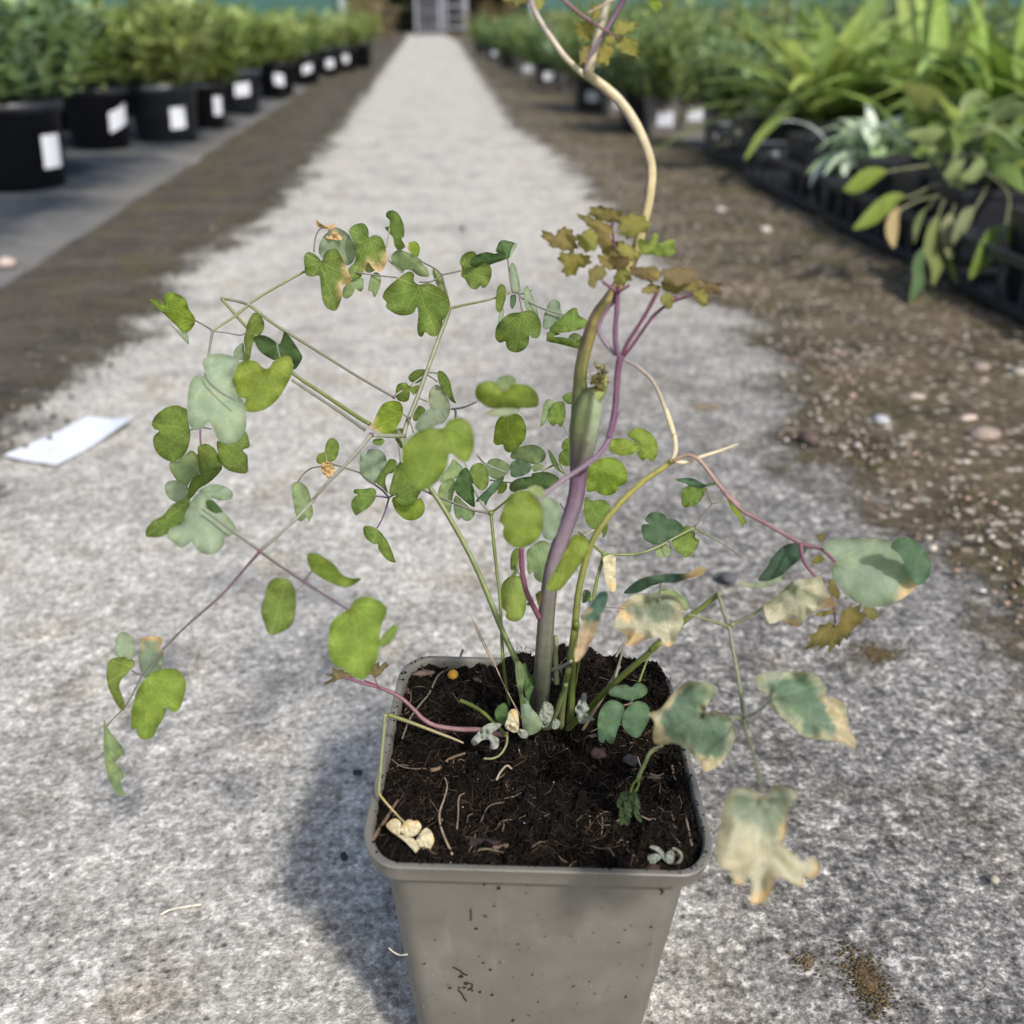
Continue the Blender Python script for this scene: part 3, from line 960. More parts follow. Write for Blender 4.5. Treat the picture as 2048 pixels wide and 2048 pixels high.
def leaf(c_, typ, d, base, s_, tilt=None, cup=None, fold=None, par=None, name='leaf', lab=None, lobes=3, crinkle=0.0, edge=None, mat='leaf', grow=1.0):
    o2 = [Vector(q[:2]) for q in pts(c_, s_)]
    c0 = sum(o2, Vector((0, 0))) / len(o2)
    o2 = [c0 + (q - c0) * grow for q in o2]
    n0 = len(o2)
    out = catmull(o2, lobes, True)
    if typ in ('bronze', 'brown', 'olive'):
        cq = sum(out, Vector((0, 0))) / len(out)
        out = [cq + (q - cq) * (1.13 if i % 3 == 1 else 0.90 if i % 3 == 2 else 1.0) for i, q in enumerate(catmull(o2, 3, True))]
    b2 = Vector(cv(c_, *base))
    xs = [q.x for q in out]; ys = [q.y for q in out]
    size = max(max(xs) - min(xs), max(ys) - min(ys))
    cen = sum(out, Vector((0, 0))) / len(out)
    far = max(out, key=lambda q: (q - b2).length)
    axis = (far - b2); ln = max(axis.length, size * 0.5)
    axis = axis.normalized(); perp = Vector((-axis.y, axis.x))
    # interior points on a jittered grid
    st = size / (11 if typ in GRN else 28 if typ.startswith('scorch') else 16)
    inner = []
    m = len(out)
    def inside(p):
        k = False; j = m - 1
        for i in range(m):
            a, b = out[i], out[j]
            if (a.y > p.y) != (b.y > p.y) and p.x < (b.x - a.x) * (p.y - a.y) / (b.y - a.y) + a.x: k = not k
            j = i
        return k
    y = min(ys); row = 0
    while y < max(ys):
        x = min(xs) + (st / 2 if row % 2 else 0)
        while x < max(xs):
            p = Vector((x, y))
            if inside(p) and min(seg_dist(p, out[i], out[(i + 1) % m]) for i in range(m)) > st * 0.45: inner.append(p)
            x += st
        y += st * 0.87; row += 1
    vv, ee, ff, _, _, _ = delaunay_2d_cdt(out + inner, [], [list(range(m))], 1, 1e-4)
    if tilt is None: tilt = (lr.uniform(-0.45, 0.45), lr.uniform(-0.2, 0.6))
    if cup is None: cup = lr.uniform(-0.22, 0.22)
    if fold is None: fold = lr.uniform(-0.12, 0.22)
    sm = size / FPX * d
    seed = lr.uniform(0, 100)
    V, C, U, VE = [], [], [], []
    if typ in GRN: bc, vs = GRN[typ]
    else: bc, vs = (0.2, 0.28, 0.17), 0.15
    hv = lr.uniform(0.88, 1.14); hw_ = lr.uniform(0.94, 1.06)
    for p in vv:
        e = (p - cen) / FPX * d
        rel = (p - cen) / size
        ed = min(seg_dist(p, out[i], out[(i + 1) % m]) for i in range(m)) / size
        pb = (p - b2) / ln
        nz = noise.noise(Vector((rel.x * 3 + seed, rel.y * 3, seed)))
        nz2 = noise.noise(Vector((rel.x * 8 + seed, rel.y * 8, seed * 2)))
        dz = tilt[0] * e.x + tilt[1] * e.y
        dz += sm * (cup * (rel.length_squared - 0.1) * 1.6 + fold * (abs(pb.dot(perp)) - 0.2) + 0.05 * nz)
        dz += sm * 0.06 * math.sin(7 * math.atan2(rel.y, rel.x) + seed) * max(0, 1 - ed * 6) * (1 if cup != 0 else 0)
        if typ.startswith('scorch') or typ == 'half':
            th_ = math.atan2(pb.dot(perp), pb.dot(axis))
            fr_ = pb.length
            dz += sm * (0.045 * math.sin(th_ * 6 + seed) * fr_ + 0.30 * max(0, fr_ - 0.55) ** 2 * math.sin(th_ * 2.3 + seed * 3) * 2.2)
            dz += sm * 0.14 * max(0, 1 - ed * 9) * math.sin(th_ * 4.1 + seed * 1.7)
        dz += sm * crinkle * (nz2 + 0.6 * noise.noise(Vector((rel.x * 17, rel.y * 17, seed))))
        V.append(P(p.x, p.y, d + dz))
        U.append([pb.dot(axis), pb.dot(perp)])
        ve = vs
        if typ in GRN:
            k = hv * (1 + 0.12 * nz)
            col = [bc[0] * k * hw_, bc[1] * k, bc[2] * k]
            mg = max(0, 1 - ed / 0.022)
            col = [q * (1 - 0.3 * mg) for q in col]
            if edge:      # scorched margin on part of the leaf
                ex, ey = cv(c_, edge[0], edge[1])
                kk = max(0, 1 - (p - Vector((ex, ey))).length / (edge[2] / CROP[c_][2])) * max(0, 1 - ed / 0.12)
                kk = min(1, kk * 2.4)
                col = [a * (1 - kk) + b * kk for a, b in zip(col, (0.55, 0.40, 0.20))]
        else:
            # bleached leaf: green heart, grey-cream middle, tan rim
            e2 = ed + 0.07 * nz + 0.03 * nz2
            far_ = pb.length
            g = {'scorch': 0.24, 'scorchg': 0.12, 'scorchp': 0.33, 'cream': 9, 'dry': 9, 'white': 9, 'half': 0.10}[typ]
            tgreen = max(0, min(1, (e2 + 0.03 * nz2 + 0.03 * noise.noise(Vector((rel.x * 20, rel.y * 20, seed))) - g + 0.10) / 0.05))
            if typ == 'scorch': tgreen = max(0, min(1, (0.46 - far_ + 0.5 * nz + 0.15 * nz2) / 0.25)) * max(0, min(1, e2 / 0.05)) * 0.85
            if typ == 'half': tgreen = max(0, min(1, (0.62 - far_ + 0.3 * nz) / 0.2))
            fn_ = noise.noise(Vector((rel.x * 20, rel.y * 20, seed)))
            ttan = max(0, min(1, (far_ - 0.74 + 0.38 * nz + 0.12 * nz2 + 0.08 * fn_) / 0.04))
            ttan = max(ttan, min(1, max(0, (0.045 + 0.06 * nz + 0.03 * fn_ - ed) / 0.02)) * 0.8 * max(0, min(1, nz * 5 - 0.3)) * (far_ > 0.3))
            green, mid, tan = (0.165, 0.215, 0.145), (0.42, 0.42, 0.30), (0.60, 0.46, 0.25)
            if typ == 'scorchg': green, mid, tan = (0.125, 0.19, 0.125), (0.31, 0.34, 0.235), (0.46, 0.40, 0.25)
            if typ == 'half': green, mid = (0.055, 0.115, 0.085), (0.36, 0.28, 0.17)
            if typ == 'cream': green, mid, tan = mid, (0.47, 0.42, 0.27), (0.50, 0.38, 0.19)
            if typ == 'dry': green, mid, tan = mid, (0.40, 0.27, 0.12), (0.50, 0.36, 0.18)
            if typ == 'white': green, mid, tan = mid, (0.25, 0.27, 0.225), (0.17, 0.18, 0.14)
            col = [a * (1 - tgreen) + b * tgreen for a, b in zip(mid, green)]
            col = [a * (1 - ttan) + b * ttan for a, b in zip(col, tan)]
            if typ.startswith('scorch') and ed < 0.03 and nz > -0.1: col = [a * 0.6 + b * 0.4 for a, b in zip(col, (0.20, 0.15, 0.07))]
            ve = 0.55
        C.append(tuple(col)); VE.append(ve)
    mb = MB()
    mb.v = [tuple(q) for q in V]; mb.f = [tuple(q) for q in ff]; mb.c = C; mb.uv = U; mb.vein = VE
    o_ = mb.build(name, M[mat], par or plant)
    if lab: o_['label'] = lab
    return o_


STC = {'green': (0.13, 0.17, 0.045), 'olive': (0.17, 0.18, 0.085), 'grey': (0.20, 0.20, 0.15), 'purple': (0.115, 0.06, 0.10), 'dpurple': (0.095, 0.030, 0.055),
       'lilac': (0.23, 0.185, 0.205), 'cream': (0.50, 0.44, 0.29), 'yellow': (0.33, 0.29, 0.085), 'pink': (0.205, 0.12, 0.11), 'slate': (0.085, 0.085, 0.085),
       'dgreen': (0.105, 0.135, 0.025), 'thin': (0.12, 0.11, 0.085), 'wine': (0.14, 0.05, 0.075), 'tan': (0.30, 0.22, 0.14)}


def stalk(c_, s_, w0, w1, d0, d1, col, col2=None, name='leaf_stalk', lab=None, par=None, sides=8, knobs=True):
    p_ = pts(c_, s_)
    n = len(p_)
    q = []
    for i, a in enumerate(p_):
        d = a[2] if len(a) > 2 else d0 + (d1 - d0) * i / max(1, n - 1)
        q.append(Vector((a[0], a[1], d * 2000)))
    q = catmull(q, 6)
    m = len(q)
    pp = [P(a.x, a.y, a.z / 2000) for a in q]
    rad = [(w0 + (w1 - w0) * i / (m - 1)) / 2 * q[i].z / 2000 / FPX * (1 + 0.05 * noise.noise(Vector((i * 0.7, w0, d0)))) for i in range(m)]
    mb = MB()
    tube(mb, pp, rad, STC[col], sides, STC[col2] if col2 else None)
    o_ = mb.build(name, M['stem'], par or plant)
    if lab: o_['label'] = lab
    return o_


def knob(c_, x, y, d, w_, col):
    px, py = cv(c_, x, y)
    mb = MB()
    bm = bmesh.new(); bmesh.ops.create_icosphere(bm, subdivisions=2, radius=1)
    r_ = w_ / 2 / FPX * d
    mb.add([P(px, py, d) + Vector((v_.co.x, v_.co.y, v_.co.z * 0.9)) * r_ * (1 + 0.2 * noise.noise(v_.co * 2)) for v_ in bm.verts], [tuple(w2.index for w2 in q.verts) for q in bm.faces], STC[col])
    bm.free()
    return mb.build('stalk_joint', M['stem'], plant)


def sd_(px, py): return soil_depth(px, py)


# --- main stem
ms = [(1076, 1436, sd_(1076, 1436), 34), (1086, 1330, .412, 34), (1095, 1208, .400, 32), (1110, 1118, .395, 31), (1149, 1006, .388, 31), (1158, 936, .384, 35), (1163, 872, .380, 44),
      (1163, 820, .376, 40), (1160, 768, .372, 27), (1166, 716, .369, 25), (1190, 639, .364, 25), (1225, 587, .360, 23), (1263, 525, .356, 21), (1282, 465, .352, 20), (1298, 395, .348, 20),
      (1302, 336, .345, 20), (1288, 285, .342, 20), (1262, 233, .340, 20), (1228, 191, .338, 20), (1187, 158, .337, 19), (1171, 146, .337, 18)]
q = catmull([Vector((a, b, c_ * 2000, w_)) for a, b, c_, w_ in ms], 5)
mb = MB()
pp = [P(a[0], a[1], a[2] / 2000) for a in q]
rad = [a[3] / 2 * a[2] / 2000 / FPX for a in q]
tube(mb, pp, rad, (0, 0, 0), 14)
cols = [(0.0, (0.075, 0.080, 0.070)), (0.06, (0.10, 0.105, 0.07)), (0.10, (0.095, 0.092, 0.075)), (0.17, (0.15, 0.115, 0.14)), (0.25, (0.12, 0.065, 0.105)), (0.31, (0.10, 0.10, 0.055)), (0.40, (0.14, 0.16, 0.045)), (0.48, (0.20, 0.17, 0.05)), (0.58, (0.30, 0.26, 0.08)), (0.72, (0.39, 0.335, 0.18)), (0.88, (0.45, 0.395, 0.25)), (1.0, (0.35, 0.30, 0.13))]
cc = []
for i in range(len(pp)):
    t = i / (len(pp) - 1)
    for (t0, c0), (t1, c1) in zip(cols, cols[1:]):
        if t0 <= t <= t1 + 1e-9:
            k = (t - t0) / (t1 - t0); base_ = [a * (1 - k) + b * k for a, b in zip(c0, c1)]; break
    for s in range(14):
        # purple flush down one side of the stem
        k = 1 + 0.16 * math.sin(s * 2.7 + 0.8 * math.sin(t * 9)) + 0.35 * noise.noise(Vector((s * 2.3, t * 6, 1))) + 0.2 * noise.noise(Vector((s * 1.1, t * 60, 5)))
        left = (mb.v[i * 14 + s][0] - pp[i].x) / max(1e-6, rad[i])
        fl = max(0, -left - 0.35) * (0.9 if t > 0.45 else 0.3)
        cc.append(tuple(a * k * (1 - fl) + b * fl for a, b in zip(base_, (0.16, 0.05, 0.07))))
mb.c = cc
o = mb.build('main_stem', M['stem'], plant)
o['label'] = 'thick wavy main stem shading from grey and purple to cream'
# leaf sheath with bud
mb = MB()
sh = [pts('F', '455,450')[0] + (.381, 36), pts('F', '480,300')[0] + (.377, 48), pts('C', '650,1850')[0] + (.374, 57), pts('C', '680,1700')[0] + (.371, 54), pts('C', '720,1600')[0] + (.370, 44), pts('C', '790,1560')[0] + (.369, 17), pts('C', '812,1480')[0] + (.368, 9), pts('C', '808,1420')[0] + (.368, 4)]
q = catmull([Vector((a, b, c_ * 2000, w_)) for a, b, c_, w_ in sh], 5)
pp = [P(a[0], a[1], a[2] / 2000) for a in q]
tube(mb, pp, [a[3] / 2 * a[2] / 2000 / FPX for a in q], (0.11, 0.075, 0.085), 14)
mb.c = []
for i in range(len(pp)):
    t = i / (len(pp) - 1)
    for s in range(14):
        k = 1 + 0.14 * math.sin(s * 2.9)
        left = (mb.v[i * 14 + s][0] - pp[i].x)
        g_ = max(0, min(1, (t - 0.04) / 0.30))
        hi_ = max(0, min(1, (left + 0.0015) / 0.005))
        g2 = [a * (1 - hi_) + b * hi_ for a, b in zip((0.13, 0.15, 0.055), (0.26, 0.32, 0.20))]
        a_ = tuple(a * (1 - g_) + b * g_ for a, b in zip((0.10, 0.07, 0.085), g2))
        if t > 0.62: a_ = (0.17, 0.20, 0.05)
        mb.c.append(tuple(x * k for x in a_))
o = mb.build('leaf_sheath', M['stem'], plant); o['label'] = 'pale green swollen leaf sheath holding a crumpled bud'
rb = random.Random(2)
mb = MB()
for i in range(46):
    x, y = cv('C', rb.gauss(748, 30), rb.gauss(1440, 52))
    c_ = P(x, y, .367 + rb.uniform(-.004, .004))
    k = rb.uniform(0.6, 1.5)
    blob(mb, c_, rb.uniform(0.0006, 0.0015), (0.20 * k, 0.165 * k, 0.045 * k), rb)
for i in range(24):
    x, y = cv('C', 790 + rb.uniform(-25, 15), 1560 + rb.uniform(-20, 10)); x2, y2 = cv('C', rb.gauss(745, 32), rb.gauss(1450, 45))
    tube(mb, [P(x, y, .368), P((x + x2) / 2 + 3, (y + y2) / 2, .367), P(x2, y2, .367)], [.0003, .0003, .0002], (0.17, 0.16, 0.04), 4)
mb.build('bud', M['stem'], bpy.data.objects['leaf_sheath'])

# --- upper fork
stalk('L', '735,585 640,500 560,415 430,230 350,100 315,10 300,-60', 11, 12, .337, .328, 'cream', 'lilac', 'side_branch')
stalk('L', '765,570 795,430 830,300 870,150 905,0 920,-60', 17, 17, .337, .330, 'cream', 'grey', 'upper_stem')
stalk('L', '735,560 760,450 820,350 900,230 980,90 1040,-20', 6, 12, .335, .325, 'lilac', 'purple', 'upper_stalk')
stalk('L', '540,-30 620,45 700,110 850,210 940,265 1005,305', 9, 4, .322, .330, 'pink', 'dpurple')
stalk('L', '750,105 850,55 970,-10', 5, 5, .325, .325, 'tan')
for nm, t, s_, b_ in (('L1', 'olive', '655,230 670,160 700,175 735,158 780,180 805,220 790,290 760,320 730,310 700,335 690,290 660,270', (800, 250)),
                      ('L2', 'olive', '960,210 1000,150 1030,165 1050,150 1060,178 1100,165 1155,190 1110,225 1050,260 980,265', (965, 260)),
                      ('L3', 'olive', '975,310 1000,285 1060,280 1120,310 1165,360 1135,380 1160,410 1140,430 1155,455 1100,430 1030,410 980,370', (985, 310)),
                      ('L4', 'olive', '840,420 850,360 890,330 940,360 955,430 925,440 920,480 900,520 880,485 850,490 830,515 820,470', (880, 340)),
                      ('L5', 'bronze', '690,420 710,370 760,345 790,350 760,420 745,500 720,480 700,510', (790, 350)),
                      ('L6', 'bronze', '90,-10 200,-20 300,-5 285,20 235,30 195,65 180,25 130,10', (300, 0)),
                      ('L7', 'olive', '320,75 325,20 360,-10 410,-5 425,20 400,60 360,95 335,100', (330, 80)),
                      ('L8', 'lime', '1225,10 1260,-20 1310,0 1338,45 1300,60 1290,100 1255,70 1235,40', (1230, 0)),
                      ('L9', 'olive', '785,60 810,38 850,60 845,130 800,150 790,100', (850, 130)),
                      ('L10', 'olive', '890,300 920,270 960,280 965,320 930,340 900,330', (960, 290))):
    leaf('L', t, .329 + lr.uniform(-.005, .006), b_, s_, lobes=2)

# --- purple branch and bronze young leaves
stalk('F', '150,1610 110,1530 60,1430 30,1330 12,1180 10,1060', 11, 10, .398, .385, 'wine', 'wine', 'side_branch')
stalk('F', '130,700 190,650 260,595 350,530 500,430 620,330 690,220 725,100 745,0', 9, 13, .352, .350, 'lilac', 'purple', 'side_branch', 'lilac and purple branch crossing in front of the main stem')
stalk('C', '835,1912 870,1800 893,1650 905,1450 925,1300', 12, 13, .350, .347, 'purple', 'dpurple', 'side_branch')
stalk('C', '925,1300 895,1200 890,1080 900,950 908,800 912,735', 10, 9, .347, .342, 'purple', 'dpurple')
stalk('C', '940,1280 985,1180 1050,1080 1130,950 1215,790', 8, 8, .347, .342, 'dpurple')
stalk('C', '955,1290 1030,1190 1100,1090 1180,980 1265,905 1300,880 1360,850 1430,825 1495,800', 7, 6, .347, .338, 'dpurple')
stalk('C', '895,1275 840,1215 790,1150 762,1080 780,1000 830,920 880,850 893,760', 8, 8, .349, .345, 'lilac', 'dpurple')
stalk('C', '790,705 850,750 895,785', 6, 7, .341, .342, 'dpurple')
stalk('C', '1000,735 945,770 915,790', 6, 7, .341, .342, 'dpurple')
stalk('C', '870,240 868,300 875,370 880,450', 5, 6, .338, .341, 'dpurple')
stalk('C', '1345,860 1362,815', 5, 5, .338, .338, 'dpurple')
for t, s_, b_ in (('bronze', '335,325 395,330 430,360 440,330 480,300 530,310 570,360 582,420 560,465 500,460 430,440 380,425 390,405 350,380', (565, 455)),
                  ('bronze', '710,150 770,130 840,145 900,160 960,200 990,230 930,250 870,240 780,235 720,200', (960, 240)),
                  ('bronze', '610,205 680,200 740,230 820,260 860,300 840,350 770,340 700,290 650,240', (850, 340)),
                  ('olive', '940,250 1000,200 1080,205 1140,250 1130,310 1060,340 1000,365 960,340 930,300', (880, 320)),
                  ('olive', '600,360 640,340 680,310 740,330 770,380 740,440 680,470 630,440', (770, 430)),
                  ('olive', '470,500 540,490 600,500 660,510 690,550 650,590 600,600 590,635 540,655 490,630 500,580 470,550', (690, 550)),
                  ('bronze', '690,640 730,600 790,590 815,640 790,690 750,700 740,740 700,740', (805, 610)),
                  ('olive', '885,690 900,640 950,600 990,630 1015,690 970,705 960,730 930,735 890,715', (930, 620)),
                  ('bronze', '780,440 850,400 920,400 980,430 960,480 900,520 830,500', (880, 500)),
                  ('olive', '920,420 980,420 1060,480 1070,500 1030,530 960,510 920,470', (900, 470)),
                  ('bronze', '760,520 820,500 880,520 900,560 860,610 800,580', (890, 560)),
                  ('brown', '850,560 900,500 960,520 990,560 940,600 880,610', (900, 600)),
                  ('bronze', '760,340 830,350 860,400 830,440 770,420', (860, 420)),
                  ('spring', '1080,400 1110,380 1150,410 1190,340 1225,360 1220,420 1290,385 1340,390 1335,440 1345,480 1260,510 1180,490 1110,490', (1090, 480)),
                  ('bronze', '1010,540 1060,480 1085,500 1080,520 1030,545', (1000, 530)),
                  ('brown', '1010,610 1090,600 1160,640 1190,680 1170,710 1120,690 1050,670', (1180, 700)),
                  ('bronze', '1100,780 1150,730 1220,740 1230,780 1170,800 1120,795', (1235, 770)),
                  ('olive', '1240,840 1290,800 1340,830 1330,890 1300,915 1260,880', (1340, 830)),
                  ('brown', '1260,640 1350,600 1440,600 1510,640 1480,700 1400,730 1310,720', (1400, 740)),
                  ('olive', '1500,800 1560,770 1600,810 1600,870 1570,895 1530,860', (1510, 790)),
                  ('brown', '1480,700 1560,690 1620,720 1700,720 1685,755 1705,790 1640,800 1560,770', (1490, 760)),
                  ('bronze', '1250,720 1330,720 1420,750 1380,790 1290,780', (1250, 770)),
                  ('bronze', '1130,620 1180,590 1240,640 1220,690 1160,670', (1220, 700)),
                  ('bronze', '1390,700 1460,680 1530,730 1500,780 1420,770', (1400, 770))):
    leaf('C', t, .341 + lr.uniform(-.007, .008), b_, s_, lobes=2, fold=0.25, grow=1.12)

# --- cream branch, yellow stalk and the pink stalk to the right
stalk('C', '950,1305 1020,1340 1080,1380 1140,1430 1180,1480 1225,1560 1260,1650 1300,1770 1340,1890', 6, 9, .349, .372, 'lilac', 'cream', 'side_branch')
stalk('F', '1125,-10 1160,90 1190,200 1200,300 1180,385', 9, 11, .372, .376, 'cream', 'cream', 'side_branch')
stalk('J', '535,750 550,560 558,300 570,100 590,-60', 15, 14, sd_(1138, 1454), .40, 'green', 'dgreen')
stalk('F', '385,1932 420,1700 450,1420 490,1230 540,1060 600,940 680,830 800,690 960,545 1080,465 1175,395', 14, 12, .407, .377, 'dgreen', 'yellow', 'side_branch')
knob('F', 1180, 390, .376, 15, 'yellow')
stalk('F', '1185,395 1260,405 1340,385 1420,355 1560,310 1640,280 1685,262', 11, 4, .376, .372, 'cream', 'cream', 'dead_stalk')
stalk('F', '1185,395 1250,360 1310,350 1380,385 1450,465 1520,560 1600,650 1700,745', 8, 8, .375, .366, 'tan', 'pink')
stalk('G', '480,20 590,130 680,180 760,225 880,295 980,350 1080,372 1130,400 1195,465', 8, 7, .366, .352, 'pink', 'wine')
stalk('G', '968,345 980,420 1010,490 1065,560', 8, 6, .357, .352, 'wine')
stalk('G', '1170,690 1185,760 1192,860', 4, 4, .350, .352, 'wine')
stalk('G', '1195,470 1130,525 1080,555', 3, 3, .352, .352, 'thin')
stalk('G', '880,520 905,560 925,600', 3, 3, .354, .352, 'thin')

# --- left big stalk up to the top left leaves
stalk('E', '1545,2020 1510,1920 1400,1680 1200,1200 1000,830 850,600 720,420 600,160', 12, 9, .425, .440, 'green', 'olive', 'leaf_stalk', 'long straight green leaf stalk rising to the left')
stalk('I', '1600,320 1640,430 1700,640 1720,800', 11, 12, .424, sd_(1065, 1447), 'green')
stalk('B', '400,1560 430,1440 490,1290 560,1100 640,880 680,780 705,700', 9, 8, .440, .450, 'grey', 'olive')
knob('B', 706, 700, .450, 10, 'olive')
stalk('B', '705,700 690,620 672,550 655,480', 6, 4, .450, .455, 'olive', 'thin')
stalk('B', '705,698 800,675 900,655 1000,630 1110,592', 6, 4, .450, .458, 'olive')
stalk('B', '655,480 600,435 540,405 495,370', 3.5, 3, .455, .456, 'thin')
stalk('B', '655,482 715,470 780,455', 3.5, 3, .455, .456, 'thin')
stalk('B', '655,484 600,520 550,530 510,527', 3.5, 3, .455, .452, 'thin')
stalk('B', '65,460 200,480 370,500', 3, 3, .452, .455, 'thin')
stalk('B', '318,180 310,240 295,305', 3, 3, .455, .455, 'grey')
stalk('B', '310,385 350,425 400,468', 3, 3, .455, .454, 'grey')
stalk('B', '1110,590 1095,500 1080,385', 4, 3, .458, .458, 'thin')
stalk('B', '1110,592 1150,605 1160,650 1175,722', 4, 3.5, .458, .455, 'thin')
stalk('B', '1160,625 1250,675 1350,715 1450,742', 4, 3, .458, .460, 'thin')
stalk('B', '1050,605 1110,592 1170,605 1235,580', 3, 3, .458, .459, 'thin')
stalk('B', '560,1112 600,1112 630,1115', 3, 3, .447, .447, 'thin')
stalk('B', '560,1125 600,1150 628,1172', 3, 3, .447, .447, 'thin')
stalk('B', '555,1120 480,1175 410,1220 350,1262', 4, 4, .447, .445, 'grey')
stalk('B', '490,1265 530,1285 565,1300', 3, 3, .446, .446, 'thin')
stalk('B', '720,1347 800,1335 880,1298', 4, 3.5, .42, .36, 'thin')
stalk('B', '742,1350 745,1375 742,1410', 5, 4, .42, .40, 'thin')
stalk('B', '400,1375 430,1395 460,1400', 3, 3, .440, .440, 'thin')
stalk('B', '430,1395 455,1440 475,1500', 3, 3, .440, .438, 'thin')
stalk('B', '880,1640 940,1700 1080,1760', 4, 4, .40, .42, 'grey')
stalk('A', '1705,1520 1620,1520 1500,1515', 9, 8, .425, .41, 'olive', 'grey')
stalk('A', '1480,1442 1400,1395 1280,1315 1130,1215 985,1115 840,970 690,820 600,720 525,635', 9, 6, .430, .447, 'dgreen', 'olive')
stalk('A', '522,632 600,645 700,672', 6, 6, .447, .446, 'olive', 'thin')
knob('A', 700, 672, .446, 9, 'grey')
stalk('A', '700,672 850,790 1000,885 1200,1010 1400,1135 1630,1268', 7, 5, .446, .440, 'olive', 'thin')
knob('A', 1635, 1270, .440, 8, 'purple')
stalk('A', '700,668 800,605 930,530 1060,460', 6, 5, .446, .452, 'olive')
stalk('A', '695,680 600,755 530,800 470,842', 6, 5, .446, .440, 'olive')
knob('A', 470, 842, .440, 8, 'grey')
stalk('A', '470,842 410,805 355,775', 4, 3, .440, .442, 'thin')
stalk('A', '475,845 560,855 640,870 680,858', 3.5, 3, .440, .440, 'lilac', 'thin')
stalk('A', '468,845 455,920 440,1005', 6, 4, .440, .40, 'grey')
stalk('A', '415,1115 440,1170 520,1240 610,1290', 3.5, 3, .372, .370, 'thin')
stalk('A', '980,1160 1100,1240 1280,1360 1450,1482', 6, 7, .40, .395, 'grey', 'thin')
knob('A', 1490, 1510, .395, 11, 'purple')
stalk('A', '1120,335 1125,270 1140,215 1165,183 1215,180', 3, 2.5, .452, .452, 'thin')
stalk('A', '388,1470 390,1560 400,1680 410,1740', 4, 3, .452, .452, 'purple')
stalk('A', '325,1480 390,1465 460,1475', 3, 3, .455, .452, 'thin')
stalk('A', '1200,1690 1198,1650 1195,1625', 2.5, 2.5, .445, .445, 'grey')
stalk('A', '880,920 890,970 900,1010', 3, 3, .40, .39, 'grey')
# front-left stalk with the star-shaped joint
stalk('A', '1490,1510 1400,1620 1300,1730 1200,1830 1110,1935', 8, 7, .395, .375, 'grey', 'thin')
stalk('D', '1440,325 1330,440 1200,560 1095,650', 7, 6, .375, .362, 'grey', 'thin')
knob('D', 1095, 652, .362, 12, 'wine')
stalk('D', '1095,650 1010,590 930,535 820,450 720,380', 6, 4, .362, .357, 'thin')
stalk('D', '1092,655 1000,760 850,930 680,1080 560,1190 470,1285', 6, 4, .362, .372, 'purple', 'thin')
stalk('D', '1095,652 1200,730 1380,850 1520,940 1655,1022', 6, 4, .362, .335, 'thin', 'purple')
knob('D', 1385, 850, .347, 9, 'purple')
stalk('D', '1380,848 1405,810 1432,775', 4, 3, .347, .344, 'thin')
stalk('D', '1385,852 1340,900 1300,910', 3, 3, .347, .344, 'thin')
stalk('D', '470,1285 400,1370 340,1450', 4, 3, .372, .374, 'thin')
stalk('D', '340,1440 280,1560 220,1660 140,1740 100,1790', 3.5, 2.5, .374, .384, 'thin')
stalk('D', '340,1450 300,1440 270,1420', 3, 3, .374, .378, 'thin')
stalk('D', '1340,205 1370,160 1420,120 1490,105', 3, 3, .443, .444, 'thin')
stalk('D', '1540,85 1640,115 1735,145', 3.5, 3, .444, .442, 'thin')

# upper left leaves
leaf('A', 'lime', .442, (357, 778), '62,645 110,640 145,670 150,620 185,590 230,600 270,620 300,650 315,700 345,740 357,780 340,820 305,855 270,850 225,800 180,760 130,710', tilt=(0.3, 0.5))
leaf('A', 'glauc', .443, (310, 870), '180,785 225,825 270,852 305,858 315,930 285,905 235,850', tilt=(0.2, -0.8))
leaf('A', 'dark', .440, (680, 860), '735,725 775,740 800,790 795,840 760,890 730,920 715,980 705,1030 665,1040 675,960 668,900 680,850 690,800 710,755', tilt=(0.8, 0.3))
leaf('A', 'glauc', .443, (670, 930), '665,920 672,980 668,1030 610,1020 602,985 625,945')
leaf('A', 'deep', .405, (880, 925), '735,885 790,870 850,895 895,930 915,890 930,845 965,880 1000,930 1035,985 1045,1020 1010,1080 985,1090 985,1050 940,1030 900,1030 860,1030 810,1005 760,960', tilt=(0.2, 0.9))
leaf('A', 'bright', .378, (840, 1070), '610,1100 640,1050 690,1032 750,1040 800,1085 830,1080 860,1040 910,1010 970,1010 985,1080 975,1130 940,1200 890,1280 820,1340 750,1365 680,1360 670,1320 680,1280 640,1270 610,1220 597,1160', tilt=(0.1, 0.3))
leaf('A', 'glauc', .376, (425, 1120), '405,1060 415,1020 460,995 530,990 600,1010 640,1040 610,1090 597,1160 610,1230 660,1290 680,1340 685,1440 670,1510 620,1560 550,1570 500,1540 470,1470 440,1430 400,1470 350,1480 315,1440 305,1360 310,1240 325,1170 360,1130 420,1130', tilt=(0.3, -0.2))
leaf('A', 'dark', .455, (322, 1480), '75,1440 100,1390 160,1340 230,1322 285,1340 305,1360 315,1450 325,1500 320,1560 300,1620 260,1665 210,1685 160,1670 110,1630 85,1570 90,1520 125,1487 95,1475')
leaf('A', 'dark', .452, (510, 1545), '500,1550 560,1560 640,1530 680,1490 700,1540 705,1590 660,1610 690,1640 695,1700 690,1755 640,1760 580,1745 535,1715 505,1650 495,1590')
leaf('A', 'dark', .450, (385, 1600), '370,1610 385,1580 430,1570 480,1600 510,1660 530,1720 480,1780 430,1810 400,1790 380,1720')
leaf('A', 'pale', .458, (385, 1700), '190,1690 240,1680 290,1640 330,1612 370,1640 385,1700 390,1760 340,1790 300,1850 270,1850 200,1750')
